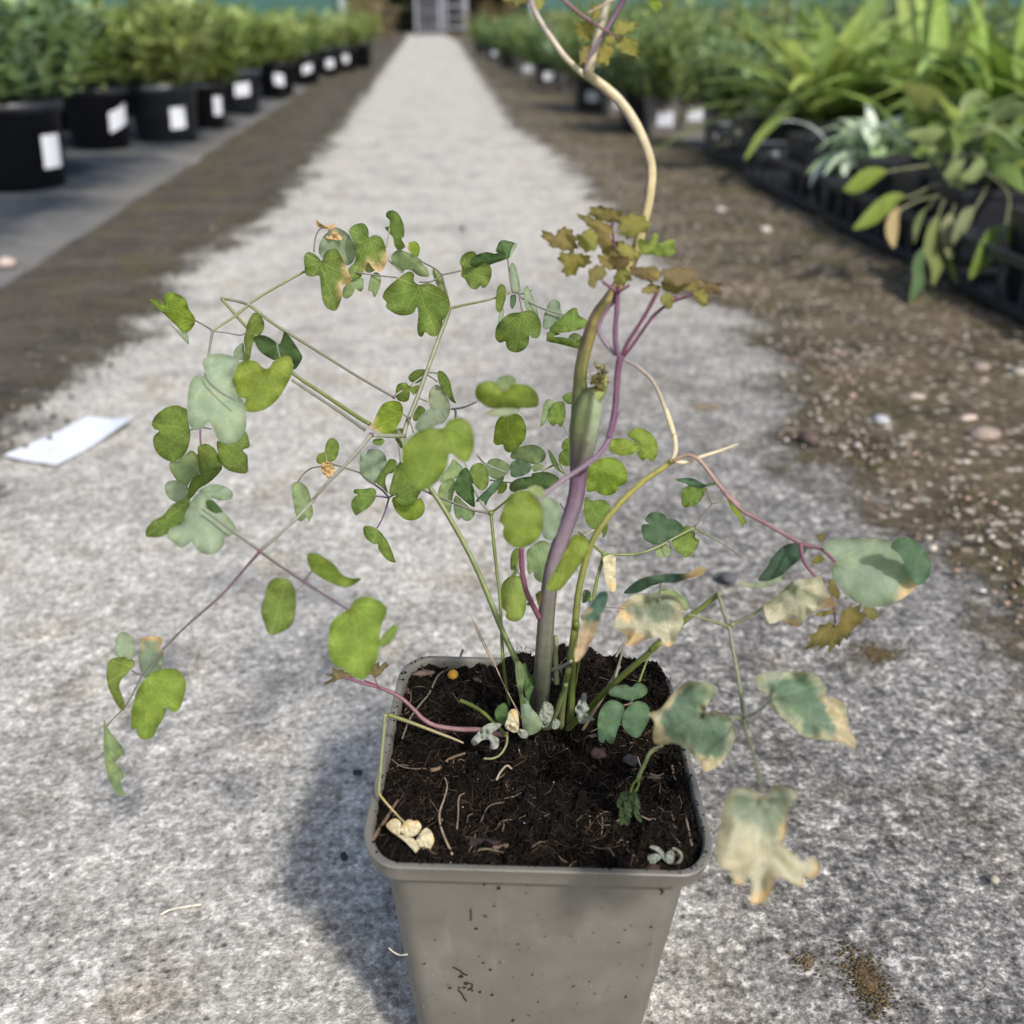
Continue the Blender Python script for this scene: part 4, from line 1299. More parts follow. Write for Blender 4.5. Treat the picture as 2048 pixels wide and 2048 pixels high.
leaf('A', 'dark', .447, (420, 1760), '300,1932 310,1860 340,1790 400,1760 450,1730 530,1725 480,1790 430,1830 380,1860 330,1920', tilt=(0.4, 0.8))
leaf('D', 'glauc', .440, (640, 250), '480,240 500,205 550,195 600,210 635,250 625,300 590,335 540,330 500,300')
leaf('D', 'glauc', .372, (700, 290), '700,270 740,235 810,220 880,240 920,275 905,320 840,325 790,310 740,300')
leaf('D', 'green', .368, (640, 330), '360,555 362,510 400,460 470,420 520,360 580,325 640,310 640,360 620,420 580,490 520,530 450,560 390,562', tilt=(-0.2, 0.8))
leaf('D', 'glauc', .362, (715, 380), '500,560 520,500 590,480 610,420 650,330 700,280 760,300 820,350 880,420 930,480 940,520 900,550 865,560 860,610 820,660 770,675 710,660 670,620 655,580 640,600 590,630 540,600', tilt=(0.2, -0.2), fold=0.3)
leaf('D', 'deep', .366, (735, 340), '745,330 800,330 850,390 900,450 930,500 900,500 830,430 770,390', tilt=(0.4, 0.9))
leaf('D', 'glauc', .384, (285, 1300), '160,1260 190,1175 240,1180 280,1220 290,1300 270,1350 210,1340 160,1320')
leaf('D', 'glauc', .380, (320, 1440), '320,1215 400,1200 460,1205 465,1250 450,1270 475,1300 465,1400 430,1440 370,1470 330,1430 310,1330 325,1260', edge=(410, 1215, 130))
leaf('D', 'green', .386, (285, 1400), '105,1440 120,1360 180,1335 260,1340 290,1380 240,1440 195,1490 190,1540 215,1600 225,1670 195,1670 150,1600 115,1520', tilt=(0.6, 0.3))
leaf('D', 'bright', .374, (360, 1475), '265,1690 285,1610 310,1530 360,1470 430,1420 500,1405 560,1415 605,1460 620,1520 600,1610 570,1675 530,1685 500,1660 490,1655 485,1700 440,1780 400,1850 340,1865 305,1830 300,1790 265,1800', tilt=(0, 0.3), fold=0.3)
leaf('M', 'pale', .386, (540, 365), '535,360 555,400 590,450 630,500 640,530 610,560 597,580 630,620 640,650 620,690 650,748 610,745 570,690 545,600 535,500', tilt=(1.1, 0.2))
leaf('D', 'green', .344, (1270, 840), '1150,860 1190,825 1250,825 1300,860 1325,920 1325,1020 1310,1110 1260,1160 1190,1190 1145,1180 1120,1110 1100,1040 1120,950', tilt=(0.1, 0.3))
leaf('D', 'bright', .342, (1430, 775), '1395,700 1410,665 1460,665 1520,700 1580,745 1620,800 1690,825 1750,825 1700,870 1640,885 1570,865 1500,830 1430,780', tilt=(-0.2, 1.0))
leaf('D', 'bright', .333, (1690, 1015), '1535,1200 1550,1120 1600,1060 1670,1020 1700,970 1760,945 1820,950 1890,990 1915,1040 1890,1100 1870,1160 1865,1250 1850,1350 1810,1430 1760,1480 1700,1460 1640,1420 1570,1380 1535,1300', tilt=(0.1, 0.3))
leaf('E', 'green', .336, (465, 1810), '465,1830 470,1760 520,1700 570,1660 605,1675 580,1750 530,1810', tilt=(0.6, 0.4))
leaf('D', 'pale', .443, (1340, 208), '1297,240 1310,210 1345,205 1390,230 1415,280 1430,350 1435,410 1410,465 1395,430 1385,440 1355,460 1330,430 1310,340')
leaf('A', 'green', .445, (1195, 1625), '1135,1680 1150,1635 1188,1622 1195,1580 1215,1540 1250,1535 1280,1570 1280,1620 1260,1670 1220,1690 1160,1700')
leaf('E', 'dry', .443, (60, 400), '5,450 20,410 60,395 100,420 115,470 100,510 70,530 30,500', crinkle=0.35, name='dried_leaf', lab='small crumpled tan dead leaflet', mat='dry')
leaf('A', 'green', .44, (1560, 1560), '1495,1560 1510,1540 1560,1535 1575,1555 1550,1580 1515,1575')
# top cluster
leaf('A', 'dry', .450, (1210, 182), '1135,125 1160,150 1210,165 1262,150 1250,185 1300,230 1305,250 1270,260 1220,250 1195,255 1205,215 1210,180 1160,178 1135,160', crinkle=0.15, name='dried_leaf', lab='curled brown dead leaflet at the top left', mat='dry', lobes=2)
leaf('A', 'glauc', .455, (1200, 370), '1150,310 1170,250 1200,215 1250,175 1300,190 1350,230 1380,290 1390,350 1370,400 1335,420 1290,400 1250,370 1190,370 1160,360')
leaf('A', 'green', .448, (1160, 400), '1055,380 1065,345 1100,335 1150,370 1170,395 1190,340 1230,315 1270,320 1305,380 1330,440 1360,500 1350,540 1295,550 1305,600 1290,660 1260,712 1210,700 1180,660 1165,580 1155,490 1110,495 1065,480 1060,430', tilt=(0, 0.2), edge=(1360, 520, 160))
leaf('A', 'green', .451, (1474, 250), '1345,200 1380,160 1440,150 1470,190 1475,240 1510,225 1555,240 1580,300 1590,380 1570,440 1540,465 1500,440 1470,400 1450,450 1420,500 1380,512 1350,500 1340,450 1380,400 1390,340 1370,260', tilt=(0, 0.2), edge=(1560, 450, 150))
leaf('A', 'pale', .456, (1400, 510), '1310,570 1350,520 1430,500 1440,560 1420,590 1385,570 1370,610 1330,635 1305,620')
leaf('A', 'pale', .456, (1520, 468), '1470,560 1485,490 1520,465 1550,490 1545,560 1510,630 1495,590 1470,585', tilt=(0.7, 0.2))
leaf('A', 'pale', .457, (1480, 410), '1445,450 1460,400 1490,400 1520,440 1480,470')
leaf('B', 'green', .455, (318, 175), '290,175 315,170 320,130 298,110 300,80 330,66 370,80 400,130 415,190 410,240 395,250 420,300 395,320 375,325 350,290 340,240 310,210', tilt=(-0.6, 0.2))
leaf('B', 'lime', .457, (430, 310), '430,300 450,270 490,268 513,300 510,345 490,370 455,345', edge=(430, 310, 60))
leaf('B', 'pale', .453, (395, 322), '330,390 335,350 365,325 390,320 440,340 490,365 530,410 560,440 575,490 540,495 500,485 460,455 420,450 400,470 350,430', fold=0.3)
leaf('B', 'dark', .444, (502, 560), '275,630 285,590 330,540 380,500 420,470 455,460 480,480 475,520 510,545 570,535 630,560 680,600 705,650 700,720 660,780 665,820 630,870 590,878 560,860 548,850 530,880 505,870 497,820 505,740 495,690 470,730 400,745 340,725 295,690 300,660', tilt=(0, 0.25), cup=0.08, fold=-0.05)
leaf('B', 'pale', .460, (610, 440), '595,470 610,435 650,470 680,560 670,600 630,560')
leaf('B', 'green', .456, (780, 455), '770,400 790,355 830,332 870,335 890,380 940,400 975,440 970,510 940,560 915,565 905,550 880,575 845,570 820,540 805,510 780,490 785,440')
leaf('B', 'deep', .452, (1060, 370), '835,405 850,370 900,345 950,335 1000,345 1050,330 1068,365 1060,385 1000,405 930,430 860,432', tilt=(0.2, 1.1))
leaf('B', 'deep', .459, (1080, 380), '1005,335 1020,280 1045,258 1090,265 1125,280 1100,330 1085,378 1065,380 1050,340')
leaf('B', 'glauc', .458, (1085, 380), '1125,278 1140,285 1120,330 1090,378 1098,330', tilt=(1, 0))
leaf('B', 'glauc', .460, (1150, 600), '1095,420 1115,403 1135,440 1155,520 1160,600 1130,590 1105,530 1095,470', tilt=(1.2, 0))
leaf('B', 'dark', .455, (1060, 600), '1005,610 1015,560 1040,540 1065,560 1070,610 1060,660 1040,715 1015,720 1003,690', tilt=(0.9, 0))
leaf('B', 'glauc', .457, (1055, 690), '1018,800 1025,730 1055,690 1050,770 1028,805', tilt=(1, 0))
leaf('B', 'blue', .460, (1115, 610), '1095,660 1100,615 1130,610 1133,650 1115,700 1098,690')
leaf('B', 'glauc', .460, (1205, 555), '1185,590 1205,550 1230,600 1260,670 1275,730 1270,760 1210,715 1190,680', tilt=(1.0, 0.2))
leaf('B', 'dark', .451, (1170, 728), '1000,860 1010,810 1050,760 1100,730 1160,722 1220,710 1270,735 1295,800 1290,860 1270,890 1235,885 1220,870 1215,920 1190,960 1140,982 1090,970 1070,940 1065,910 1030,920 1003,895', tilt=(0, 0.3), cup=0.15)
leaf('B', 'glauc', .462, (1420, 720), '1305,800 1315,740 1340,670 1380,640 1415,660 1420,700 1430,740 1390,790 1340,830 1310,825')
leaf('B', 'green', .457, (1500, 840), '1350,825 1400,780 1440,740 1490,700 1525,698 1540,745 1580,765 1592,800 1560,830 1500,845 1430,855 1360,850')
leaf('B', 'dark', .459, (1500, 860), '1330,890 1335,850 1370,850 1420,862 1375,880 1450,885 1520,910 1560,880 1575,900 1550,955 1480,945 1400,925 1335,910', tilt=(0, 0.8))
leaf('B', 'pale', .461, (1510, 860), '1470,890 1510,855 1560,880 1530,908')
# middle cluster
leaf('B', 'green', .449, (550, 1100), '440,1140 470,1105 510,1090 550,1095 540,1140 500,1180 455,1170', tilt=(0, 0.8))
leaf('B', 'dark', .446, (632, 1115), '628,1105 670,1110 705,1160 720,1220 735,1280 750,1310 715,1295 680,1250 640,1190', tilt=(0.7, 0.4))
leaf('B', 'glauc', .448, (628, 1190), '570,1260 590,1210 625,1190 660,1220 695,1280 710,1330 700,1390 660,1440 620,1420 580,1340')
leaf('B', 'green', .446, (410, 1180), '358,1230 370,1190 410,1175 440,1190 450,1240 440,1290 400,1300 365,1280')
leaf('B', 'green', .448, (480, 1250), '440,1200 470,1200 505,1190 500,1230 470,1255')
leaf('B', 'lime', .432, (400, 1380), '195,1470 205,1440 240,1370 270,1320 320,1295 370,1295 400,1320 405,1380 380,1440 340,1500 280,1505 220,1480', edge=(200, 1450, 90))
leaf('B', 'dark', .447, (480, 1400), '470,1390 500,1330 530,1330 550,1360 500,1420 475,1420')
leaf('B', 'dark', .442, (350, 1500), '340,1490 400,1470 420,1520 400,1600 380,1580 350,1530')
leaf('B', 'glauc', .343, (660, 1420), '480,1470 520,1390 580,1345 640,1345 670,1380 680,1410 620,1450 540,1490')
leaf('B', 'bright', .318, (690, 1460), '400,1620 430,1550 500,1490 580,1465 660,1470 700,1420 760,1400 820,1420 855,1480 865,1560 850,1640 810,1690 760,1670 730,1640 700,1640 690,1720 640,1800 580,1850 520,1870 450,1820 405,1740', tilt=(0, 0.15), cup=0.1)
leaf('B', 'bright', .338, (1010, 1250), '870,1240 890,1185 960,1165 1000,1180 1060,1230 1120,1185 1200,1190 1260,1230 1280,1290 1260,1335 1160,1340 1060,1342 960,1338 890,1290', tilt=(0, 0.9), fold=0.35)
leaf('B', 'glauc', .340, (1060, 1345), '940,1375 1010,1342 1160,1342 1100,1385 1000,1392', tilt=(0, -1.0))
leaf('B', 'pale', .341, (1050, 1220), '1000,1175 1040,1135 1100,1130 1135,1170 1090,1210 1050,1225')
leaf('B', 'lime', .446, (1080, 1380), '990,1530 1000,1450 1030,1395 1080,1375 1140,1378 1180,1410 1200,1480 1190,1540 1150,1590 1130,1600 1100,1628 1060,1610 1050,1575 1010,1580 988,1560')
leaf('B', 'pale', .442, (1410, 1300), '1290,1460 1300,1390 1310,1320 1340,1282 1375,1300 1350,1360 1325,1430', tilt=(0.8, 0))
leaf('B', 'green', .440, (1410, 1300), '1340,1400 1365,1320 1400,1298 1440,1300 1452,1350 1450,1410 1420,1465 1400,1440 1370,1455 1345,1430')
leaf('B', 'green', .444, (1430, 1270), '1430,1270 1460,1245 1500,1245 1500,1310 1460,1310')
stalk('B', '1410,1300 1430,1420 1450,1470 1480,1530', 3, 3, .442, .444, 'grey')
leaf('B', 'pale', .449, (1310, 1650), '1095,1650 1130,1600 1200,1580 1260,1578 1310,1610 1325,1650 1300,1690 1240,1700 1180,1680 1120,1670')
leaf('B', 'blue', .446, (1235, 1720), '1095,1740 1105,1690 1160,1670 1210,1690 1235,1720 1210,1760 1150,1785 1105,1780')
leaf('B', 'pale', .447, (1235, 1720), '1235,1720 1270,1695 1310,1710 1300,1735 1250,1750')
leaf('B', 'deep', .443, (1240, 1765), '1095,1830 1150,1790 1230,1780 1240,1760 1330,1750 1400,1780 1410,1810 1360,1850 1290,1870 1200,1860 1130,1880 1095,1870', tilt=(0, 0.7))
leaf('B', 'green', .450, (1478, 1600), '1425,1590 1440,1550 1478,1530 1490,1560 1485,1600 1440,1610')
leaf('B', 'green', .450, (1440, 1650), '1408,1650 1430,1615 1478,1602 1490,1650 1482,1710 1440,1710 1412,1690')
leaf('B', 'deep', .447, (1340, 1612), '1340,1610 1365,1630 1400,1690 1420,1740 1445,1765 1400,1740 1360,1690', tilt=(0.9, 0))
stalk('B', '1300,1745 1350,1720 1410,1690', 4, 4, .448, .449, 'olive')
stalk('B', '1410,1690 1440,1750 1480,1800', 3, 3, .449, .450, 'dgreen')
# right of stem
leaf('F', 'lime', .450, (620, 460), '515,620 520,480 560,410 640,370 720,368 780,400 820,460 832,520 810,570 765,590 762,615 720,650 660,662 600,640 590,625 550,632', tilt=(0, 0.2), cup=0.1)
leaf('F', 'bright', .452, (690, 300), '685,290 700,230 760,220 840,225 890,250 940,280 920,310 860,345 780,352 710,330')
leaf('F', 'bright', .456, (840, 210), '830,200 870,150 930,138 1000,170 1050,230 1065,300 1050,370 1010,400 985,370 950,390 915,360 905,330 940,290 890,240')
leaf('F', 'dark', .455, (530, 700), '500,690 520,672 550,700 600,693 660,700 700,750 690,800 660,870 650,930 600,920 560,920 520,880 500,830 495,760')
leaf('F', 'green', .458, (660, 880), '640,880 680,880 665,960 640,990 632,930')
stalk('F', '450,940 500,985 560,1040 640,1110', 5, 5, .415, .418, 'dgreen')
stalk('F', '570,925 520,960 480,975', 3, 2.5, .44, .43, 'cream')
stalk('F', '540,1450 560,1470 595,1310 630,1180 645,1115', 8, 7, .418, .418, 'green', 'green')
stalk('J', '560,490 580,400 600,270 625,130', 8, 8, sd_(1145, 1387), .42, 'green', 'pale' if False else 'green')
stalk('J', '620,140 640,40 660,-60', 8, 8, .42, .418, 'green')
knob('F', 645, 1110, .418, 11, 'green')
stalk('F', '650,1112 720,1118 820,1118 920,1108 1000,1085 1100,1040 1200,985 1345,912', 6, 5, .418, .428, 'green', 'olive')
stalk('F', '1345,912 1420,815 1480,728 1460,670 1440,600', 4, 3, .428, .432, 'thin')
stalk('F', '1480,726 1530,715 1590,703', 3, 3, .430, .432, 'thin')
stalk('F', '1352,912 1430,955 1540,1020 1650,1090 1715,1145', 4, 2, .428, .425, 'green', 'thin')
stalk('F', '1150,1010 1165,1050 1180,1080', 3, 3, .425, .426, 'thin')
leaf('F', 'blue', .434, (1440, 600), '1195,540 1270,525 1340,530 1400,560 1430,575 1500,555 1515,575 1440,595 1390,607 1320,600 1280,570', tilt=(0, 1.0))
leaf('F', 'green', .435, (1430, 602), '1245,650 1270,600 1320,590 1390,605 1440,605 1420,660 1380,720 1335,748 1320,740 1290,752 1255,740')
leaf('F', 'bright', .430, (1595, 690), '1595,680 1640,710 1690,760 1720,820 1755,875 1730,880 1720,910 1690,840 1640,780', tilt=(0.9, 0.3))
leaf('F', 'blue', .430, (1160, 1000), '940,900 950,885 1000,880 965,850 1000,800 1050,790 1110,805 1140,840 1200,845 1250,890 1260,920 1220,960 1160,1000 1080,1040 1010,1030 960,1000 942,950', tilt=(0, 0.5))
leaf('F', 'green', .432, (1320, 905), '1170,1020 1200,980 1250,930 1270,900 1310,895 1350,930 1355,985 1385,1000 1370,1060 1320,1120 1275,1142 1250,1110 1220,1110 1185,1060')
leaf('F', 'pale', .431, (1130, 1045), '1047,1060 1090,1040 1140,1040 1165,1090 1150,1125 1100,1142 1055,1125', cup=-0.4)
leaf('F', 'bright', .362, (430, 965), '200,1370 240,1290 290,1200 350,1080 390,1000 430,960 490,980 530,1030 535,1090 490,1160 430,1240 370,1320 310,1390 240,1400', tilt=(0.1, 0.3))
leaf('F', 'cream', .414, (690, 1125), '650,1190 640,1150 680,1120 735,1130 740,1200 735,1290 745,1340 735,1400 700,1400 670,1340 650,1270', crinkle=0.08, name='dried_leaf', lab='cream shrivelled leaf hanging from the middle stalk', mat='dry', tilt=(0.3, 0))
leaf('F', 'deep', .425, (500, 1480), '480,1480 490,1400 520,1390 550,1420 540,1460 500,1490')
leaf('F', 'bluedark', .372, (1090, 1335), '800,1415 850,1360 920,1310 1000,1285 1120,1265 1220,1265 1300,1260 1370,1220 1430,1210 1425,1260 1370,1290 1280,1310 1200,1335 1100,1335 1000,1370 930,1405 870,1420', tilt=(0, 0.9), edge=(1400, 1250, 160))
leaf('F', 'pale', .378, (1090, 1400), '1000,1440 1060,1405 1120,1380 1200,1400 1270,1450 1305,1520 1265,1550 1200,1450 1100,1435')
stalk('F', '1088,1335 1085,1380 1075,1430 1060,1480', 4, 3, .372, .365, 'thin')
leaf('F', 'scorch', .364, (1070, 1440), '730,1650 755,1570 800,1490 870,1435 940,1425 1000,1430 1060,1450 1110,1425 1180,1440 1240,1490 1265,1560 1260,1650 1220,1730 1190,1800 1150,1830 1100,1810 1080,1760 1000,1770 930,1790 870,1825 820,1810 830,1750 780,1720 740,1700', tilt=(0, 0.35), fold=0.35, crinkle=0.03, lab='bleached cream and green leaf left of the bent green stalk')
leaf('F', 'half', .336, (655, 1400), '480,1640 470,1590 510,1550 560,1480 600,1420 650,1400 680,1420 670,1490 640,1560 610,1650 570,1760 520,1850 470,1920 430,1945 420,1880 440,1800 460,1720', tilt=(0.7, 0.3), lab='narrow blue-green leaf with tan tip before the stems')
stalk('F', '660,1525 760,1530 800,1540', 3.5, 3, .355, .36, 'thin')
# lower middle
leaf('E', 'glauc', .440, (405, 575), '305,400 315,335 340,325 355,350 370,310 420,300 480,320 515,380 505,450 470,500 435,560 400,575 340,530 310,480')
leaf('E', 'dark', .436, (520, 640), '435,560 460,490 500,440 530,385 570,380 595,410 570,480 520,500 505,560 525,645 480,600', tilt=(0.6, 0.2), fold=0.4)
leaf('E', 'dark', .425, (540, 660), '535,650 550,560 580,460 620,400 680,450 740,560 800,590 770,650 740,700 690,740 630,735 590,700 580,660')
leaf('E', 'lime', .432, (580, 690), '555,690 590,670 620,715 690,730 740,695 780,680 810,740 800,800 760,840 700,855 640,835 580,770')
stalk('E', '535,680 480,670 432,665', 3.5, 3, .438, .438, 'purple')
stalk('E', '532,682 510,760 480,840 440,915', 4, 3, .438, .436, 'purple')
stalk('E', '300,480 400,560 480,620 530,675', 3.5, 4, .442, .438, 'thin')
stalk('E', '530,678 560,660 600,640 680,600', 4, 4, .438, .435, 'thin')
stalk('E', '605,260 615,330 620,400', 3, 3, .438, .436, 'thin')
leaf('E', 'green', .439, (432, 660), '243,710 270,665 295,655 260,640 270,612 340,610 400,600 432,625 425,690 380,750 310,795 275,812 245,760')
leaf('E', 'green', .434, (440, 920), '333,920 350,895 400,900 450,925 490,970 530,1030 560,1100 580,1160 590,1178 540,1172 490,1130 450,1070 445,1035 410,1035 350,985', tilt=(0.4, 0.5))
leaf('E', 'pale', .448, (1030, 535), '910,650 930,580 980,540 1030,530 1050,590 1030,650 1020,720 1010,780 985,800 950,770 920,720')
leaf('E', 'pale', .447, (1060, 665), '1030,720 1050,660 1100,700 1150,750 1195,780 1190,820 1150,857 1110,850 1090,830 1075,845 1045,820')
leaf('E', 'pale', .452, (1080, 440), '930,560 950,500 1000,430 1030,380 1090,430 1100,460 1050,530 990,540')
leaf('E', 'deep', .441, (1195, 700), '1040,590 1055,530 1090,470 1130,445 1170,500 1190,590 1195,690 1195,750 1150,730 1090,680 1050,640')
leaf('E', 'green', .443, (1280, 440), '1155,480 1180,425 1240,408 1285,440 1305,520 1295,590 1260,620 1210,600 1170,540')
leaf('E', 'pale', .445, (1290, 440), '1280,440 1310,385 1370,375 1430,400 1475,440 1440,490 1400,540 1340,530 1300,500')
leaf('E', 'blue', .438, (1215, 705), '1200,710 1240,660 1290,610 1350,550 1420,510 1410,560 1370,620 1310,680 1280,740 1260,705', tilt=(0.6, 0.6))
leaf('E', 'green', .447, (1400, 565), '1370,640 1400,560 1440,560 1447,600 1420,640 1390,645')
knob('E', 1322, 795, .436, 14, 'dgreen')
stalk('E', '1322,800 1335,950 1350,1100 1370,1280 1390,1450 1400,1680 1410,1932', 7, 6, .436, .432, 'dgreen', 'green')
stalk('I', '1478,60 1490,260 1510,470 1545,690', 6, 6, .432, sd_(1020, 1418), 'green')
stalk('E', '1310,795 1190,775 1050,725 910,670 780,610', 5, 5, .436, .437, 'thin')
stalk('E', '1310,785 1240,710 1190,600 1120,410', 5, 4, .436, .442, 'grey')
stalk('E', '1330,790 1400,735 1480,670', 5, 5, .436, .430, 'dgreen')
stalk('E', '1310,540 1400,555 1500,565', 3.5, 3, .444, .444, 'thin')
leaf('E', 'bright', .336, (1690, 700), '1385,860 1400,800 1430,720 1480,650 1550,620 1620,630 1680,690 1720,770 1725,870 1710,950 1660,1020 1590,1060 1520,1065 1450,1030 1410,960 1420,900', tilt=(0, 0.2), cup=0.2)
leaf('E', 'pale', .345, (1690, 690), '1600,610 1660,580 1720,600 1740,640 1700,680 1650,650')
leaf('E', 'glauc', .352, (1710, 700), '1700,720 1760,670 1830,710 1865,800 1850,900 1800,1000 1730,990 1715,900')
leaf('E', 'pale', .448, (1670, 1025), '1600,1090 1640,1050 1700,1010 1760,1020 1800,1070 1790,1180 1750,1320 1700,1330 1655,1290 1650,1250 1610,1270 1600,1180')
leaf('E', 'spring', .446, (1475, 1295), '1395,1400 1410,1340 1460,1290 1520,1280 1580,1310 1600,1400 1595,1480 1580,1580 1530,1630 1470,1630 1435,1600 1440,1560 1410,1530 1395,1470')
leaf('E', 'dark', .449, (1500, 1080), '1470,1180 1480,1110 1510,1070 1540,1080 1540,1140 1510,1220 1480,1240', tilt=(0.8, 0))
leaf('E', 'pale', .450, (1480, 1290), '1475,1295 1500,1230 1545,1150 1550,1190 1530,1250 1490,1300', tilt=(0.8, 0))
stalk('E', '1855,720 1880,760 1900,800', 3, 3, .42, .42, 'purple')
stalk('E', '1560,1290 1530,1250 1510,1200', 3, 3, .446, .449, 'thin')
leaf('E', 'bronze', .396, (1690, 1500), '1665,1440 1690,1400 1715,1420 1712,1480 1690,1510', crinkle=0.1)
leaf('E', 'dark', .400, (1640, 1500), '1595,1500 1610,1488 1640,1492 1640,1506 1610,1512')

# right-hand bleached leaves
stalk('J', '515,775 600,690 700,600 800,490 900,395 1050,265 1245,95', 13, 12, sd_(1136, 1460), .385, 'dgreen', 'dgreen', 'leaf_stalk', 'thick green leaf stalk leaning right to a sharp bend')
stalk('F', '1010,1850 1080,1790 1170,1715 1260,1640 1400,1530 1535,1425', 12, 10, .388, .376, 'dgreen', 'dgreen')
knob('F', 1545, 1425, .376, 15, 'grey')
stalk('G', '435,660 455,720 485,820 510,885', 7, 8, .375, .362, 'olive', 'grey')
knob('G', 508, 882, .362, 13, 'olive')
knob('G', 480, 868, .364, 10, 'olive')
knob('G', 530, 866, .361, 10, 'olive')
stalk('G', '505,880 430,855 340,825 240,800', 6, 5, .362, .366, 'olive')
stalk('G', '525,865 600,835 670,795 735,755', 6, 5, .362, .357, 'olive')
stalk('G', '510,885 530,1000 560,1160 585,1320 600,1460', 7, 7, .362, .335, 'grey', 'olive')
knob('H', 1052, 440, .335, 11, 'olive')
stalk('H', '1052,440 1080,560 1130,720 1175,930', 7, 5, .335, .282, 'olive', 'olive')
stalk('H', '1050,440 1010,438 970,435', 5, 4, .335, .333, 'olive')
stalk('H', '1055,440 1120,410 1180,370 1222,325', 5, 4, .335, .328, 'olive')
leaf('G', 'glauc', .357, (1195, 465), '1115,350 1200,315 1300,310 1430,310 1530,320 1600,370 1650,430 1690,520 1720,600 1690,650 1620,700 1540,740 1440,755 1350,735 1260,670 1190,590 1165,520 1190,460 1140,420', tilt=(0.1, -0.1), lab='large pale grey-green leaf at the far right', edge=(1680, 660, 130))
leaf('G', 'blue', .349, (1660, 540), '1550,370 1580,320 1640,300 1710,330 1770,390 1808,460 1805,540 1770,590 1710,610 1660,540 1630,450 1590,400', tilt=(0.5, 0.6))
leaf('G', 'bluedark', .366, (1000, 360), '695,580 750,500 790,430 860,360 940,340 1000,345 1010,380 980,430 900,500 860,540 780,580', tilt=(0.2, 0.8))
leaf('G', 'glauc', .364, (860, 560), '575,585 650,600 750,590 860,550 870,570 790,610 700,630 620,625', tilt=(0, -0.9))
leaf('G', 'scorch', .350, (925, 600), '730,750 790,700 850,650 900,600 960,580 1030,575 1080,555 1120,600 1150,670 1190,720 1215,750 1130,760 1050,790 1000,830 960,880 910,870 840,840 770,860', crinkle=0.03, fold=0.3, lab='cream and green bleached leaf below the pink stalk', lobes=2)
leaf('G', 'bronze', .352, (1195, 855), '1005,1030 1030,960 1080,890 1150,850 1210,870 1230,790 1270,755 1330,745 1375,790 1372,870 1330,860 1318,910 1290,915 1275,970 1245,945 1225,1000 1195,1000 1165,1040 1135,1000 1100,1025 1070,1005', lobes=2, lab='toothed bronze young leaflet hanging at the right')
leaf('G', 'bronze', .356, (1380, 760), '1370,760 1440,760 1470,800 1450,840 1410,830')
leaf('G', 'bronze', .353, (1165, 580), '1150,600 1170,570 1215,640 1220,700 1180,690 1150,640')
leaf('G', 'olive', .354, (1120, 440), '1040,470 1080,415 1125,440 1100,470')
leaf('G', 'brown', .358, (1105, 325), '1070,300 1110,275 1130,310 1100,330')
leaf('G', 'olive', .356, (1120, 770), '1070,795 1170,765 1180,785 1130,810 1080,812')
leaf('H', 'scorchg', .333, (815, 400), '440,410 520,380 590,290 660,220 750,200 850,220 880,260 850,320 820,350 810,400 860,390 900,400 970,440 1000,510 990,600 940,690 870,760 800,780 770,720 740,690 700,650 660,620 600,600 540,610 480,600 470,540 480,460', tilt=(0.1, 0.4), cup=0.4, crinkle=0.03, lab='cupped grey-green leaf with brown rim over the right rim of the pot')
leaf('H', 'scorchg', .322, (1222, 315), '1120,200 1160,155 1260,140 1370,140 1490,145 1560,200 1590,260 1580,300 1640,310 1710,350 1725,440 1730,500 1780,590 1765,640 1690,600 1560,575 1450,560 1380,500 1300,430 1220,360 1220,300 1150,250', tilt=(0, 0.4), fold=0.3, crinkle=0.025, lab='green leaf with bleached grey-brown margin right of the pot')
leaf('H', 'scorch', .276, (1175, 935), '905,1080 930,980 980,910 1060,890 1130,910 1170,945 1220,910 1250,870 1310,880 1410,930 1360,990 1330,1060 1325,1180 1310,1250 1400,1330 1440,1370 1480,1330 1535,1370 1530,1440 1480,1475 1440,1450 1435,1515 1380,1510 1310,1465 1260,1480 1210,1600 1150,1635 1095,1620 1110,1540 1100,1450 1050,1510 995,1490 960,1420 890,1390 880,1270', tilt=(0.1, -0.1), crinkle=0.03, lab='lowest withered leaf with ragged tan tips beside the pot')
# trefoil on the compost
for t, s_, b_ in (('blue', '185,270 230,230 300,225 330,240 370,210 420,230 435,270 400,305 350,320 330,330 260,310 200,295', (335, 325)),
                  ('blue', '115,440 140,370 190,325 240,330 285,370 270,440 240,520 215,600 180,595 165,575 150,600 120,580 115,510', (280, 355)),
                  ('blue', '270,470 290,390 340,340 390,330 440,360 450,430 420,500 380,560 340,560 300,530', (335, 345))):
    leaf('H', t, .402, b_, s_, tilt=(0, 0.4), cup=0.1)
stalk('H', '280,356 310,350 338,335', 3, 3, .403, .403, 'pink')
stalk('J', '1155,190 1115,290 1075,400', 4, 4, .412, .402, 'green')

# --- stems lying on the compost
def soil_stalk(c_, s_, w0, w1, col, col2=None, lift=0.003, lab=None, name='leaf_stalk'):
    p_ = pts(c_, s_)
    pp = catmull([on_soil(q[0], q[1], (q[2] if len(q) > 2 else lift)) for q in p_], 5)
    n = len(pp); mb = MB()
    tube(mb, pp, [(w0 + (w1 - w0) * i / (n - 1)) / 2 * 0.42 / FPX for i in range(n)], STC[col], 8, STC[col2] if col2 else None)
    o_ = mb.build(name, M['stem'], plant)
    if lab: o_['label'] = lab
    return o_


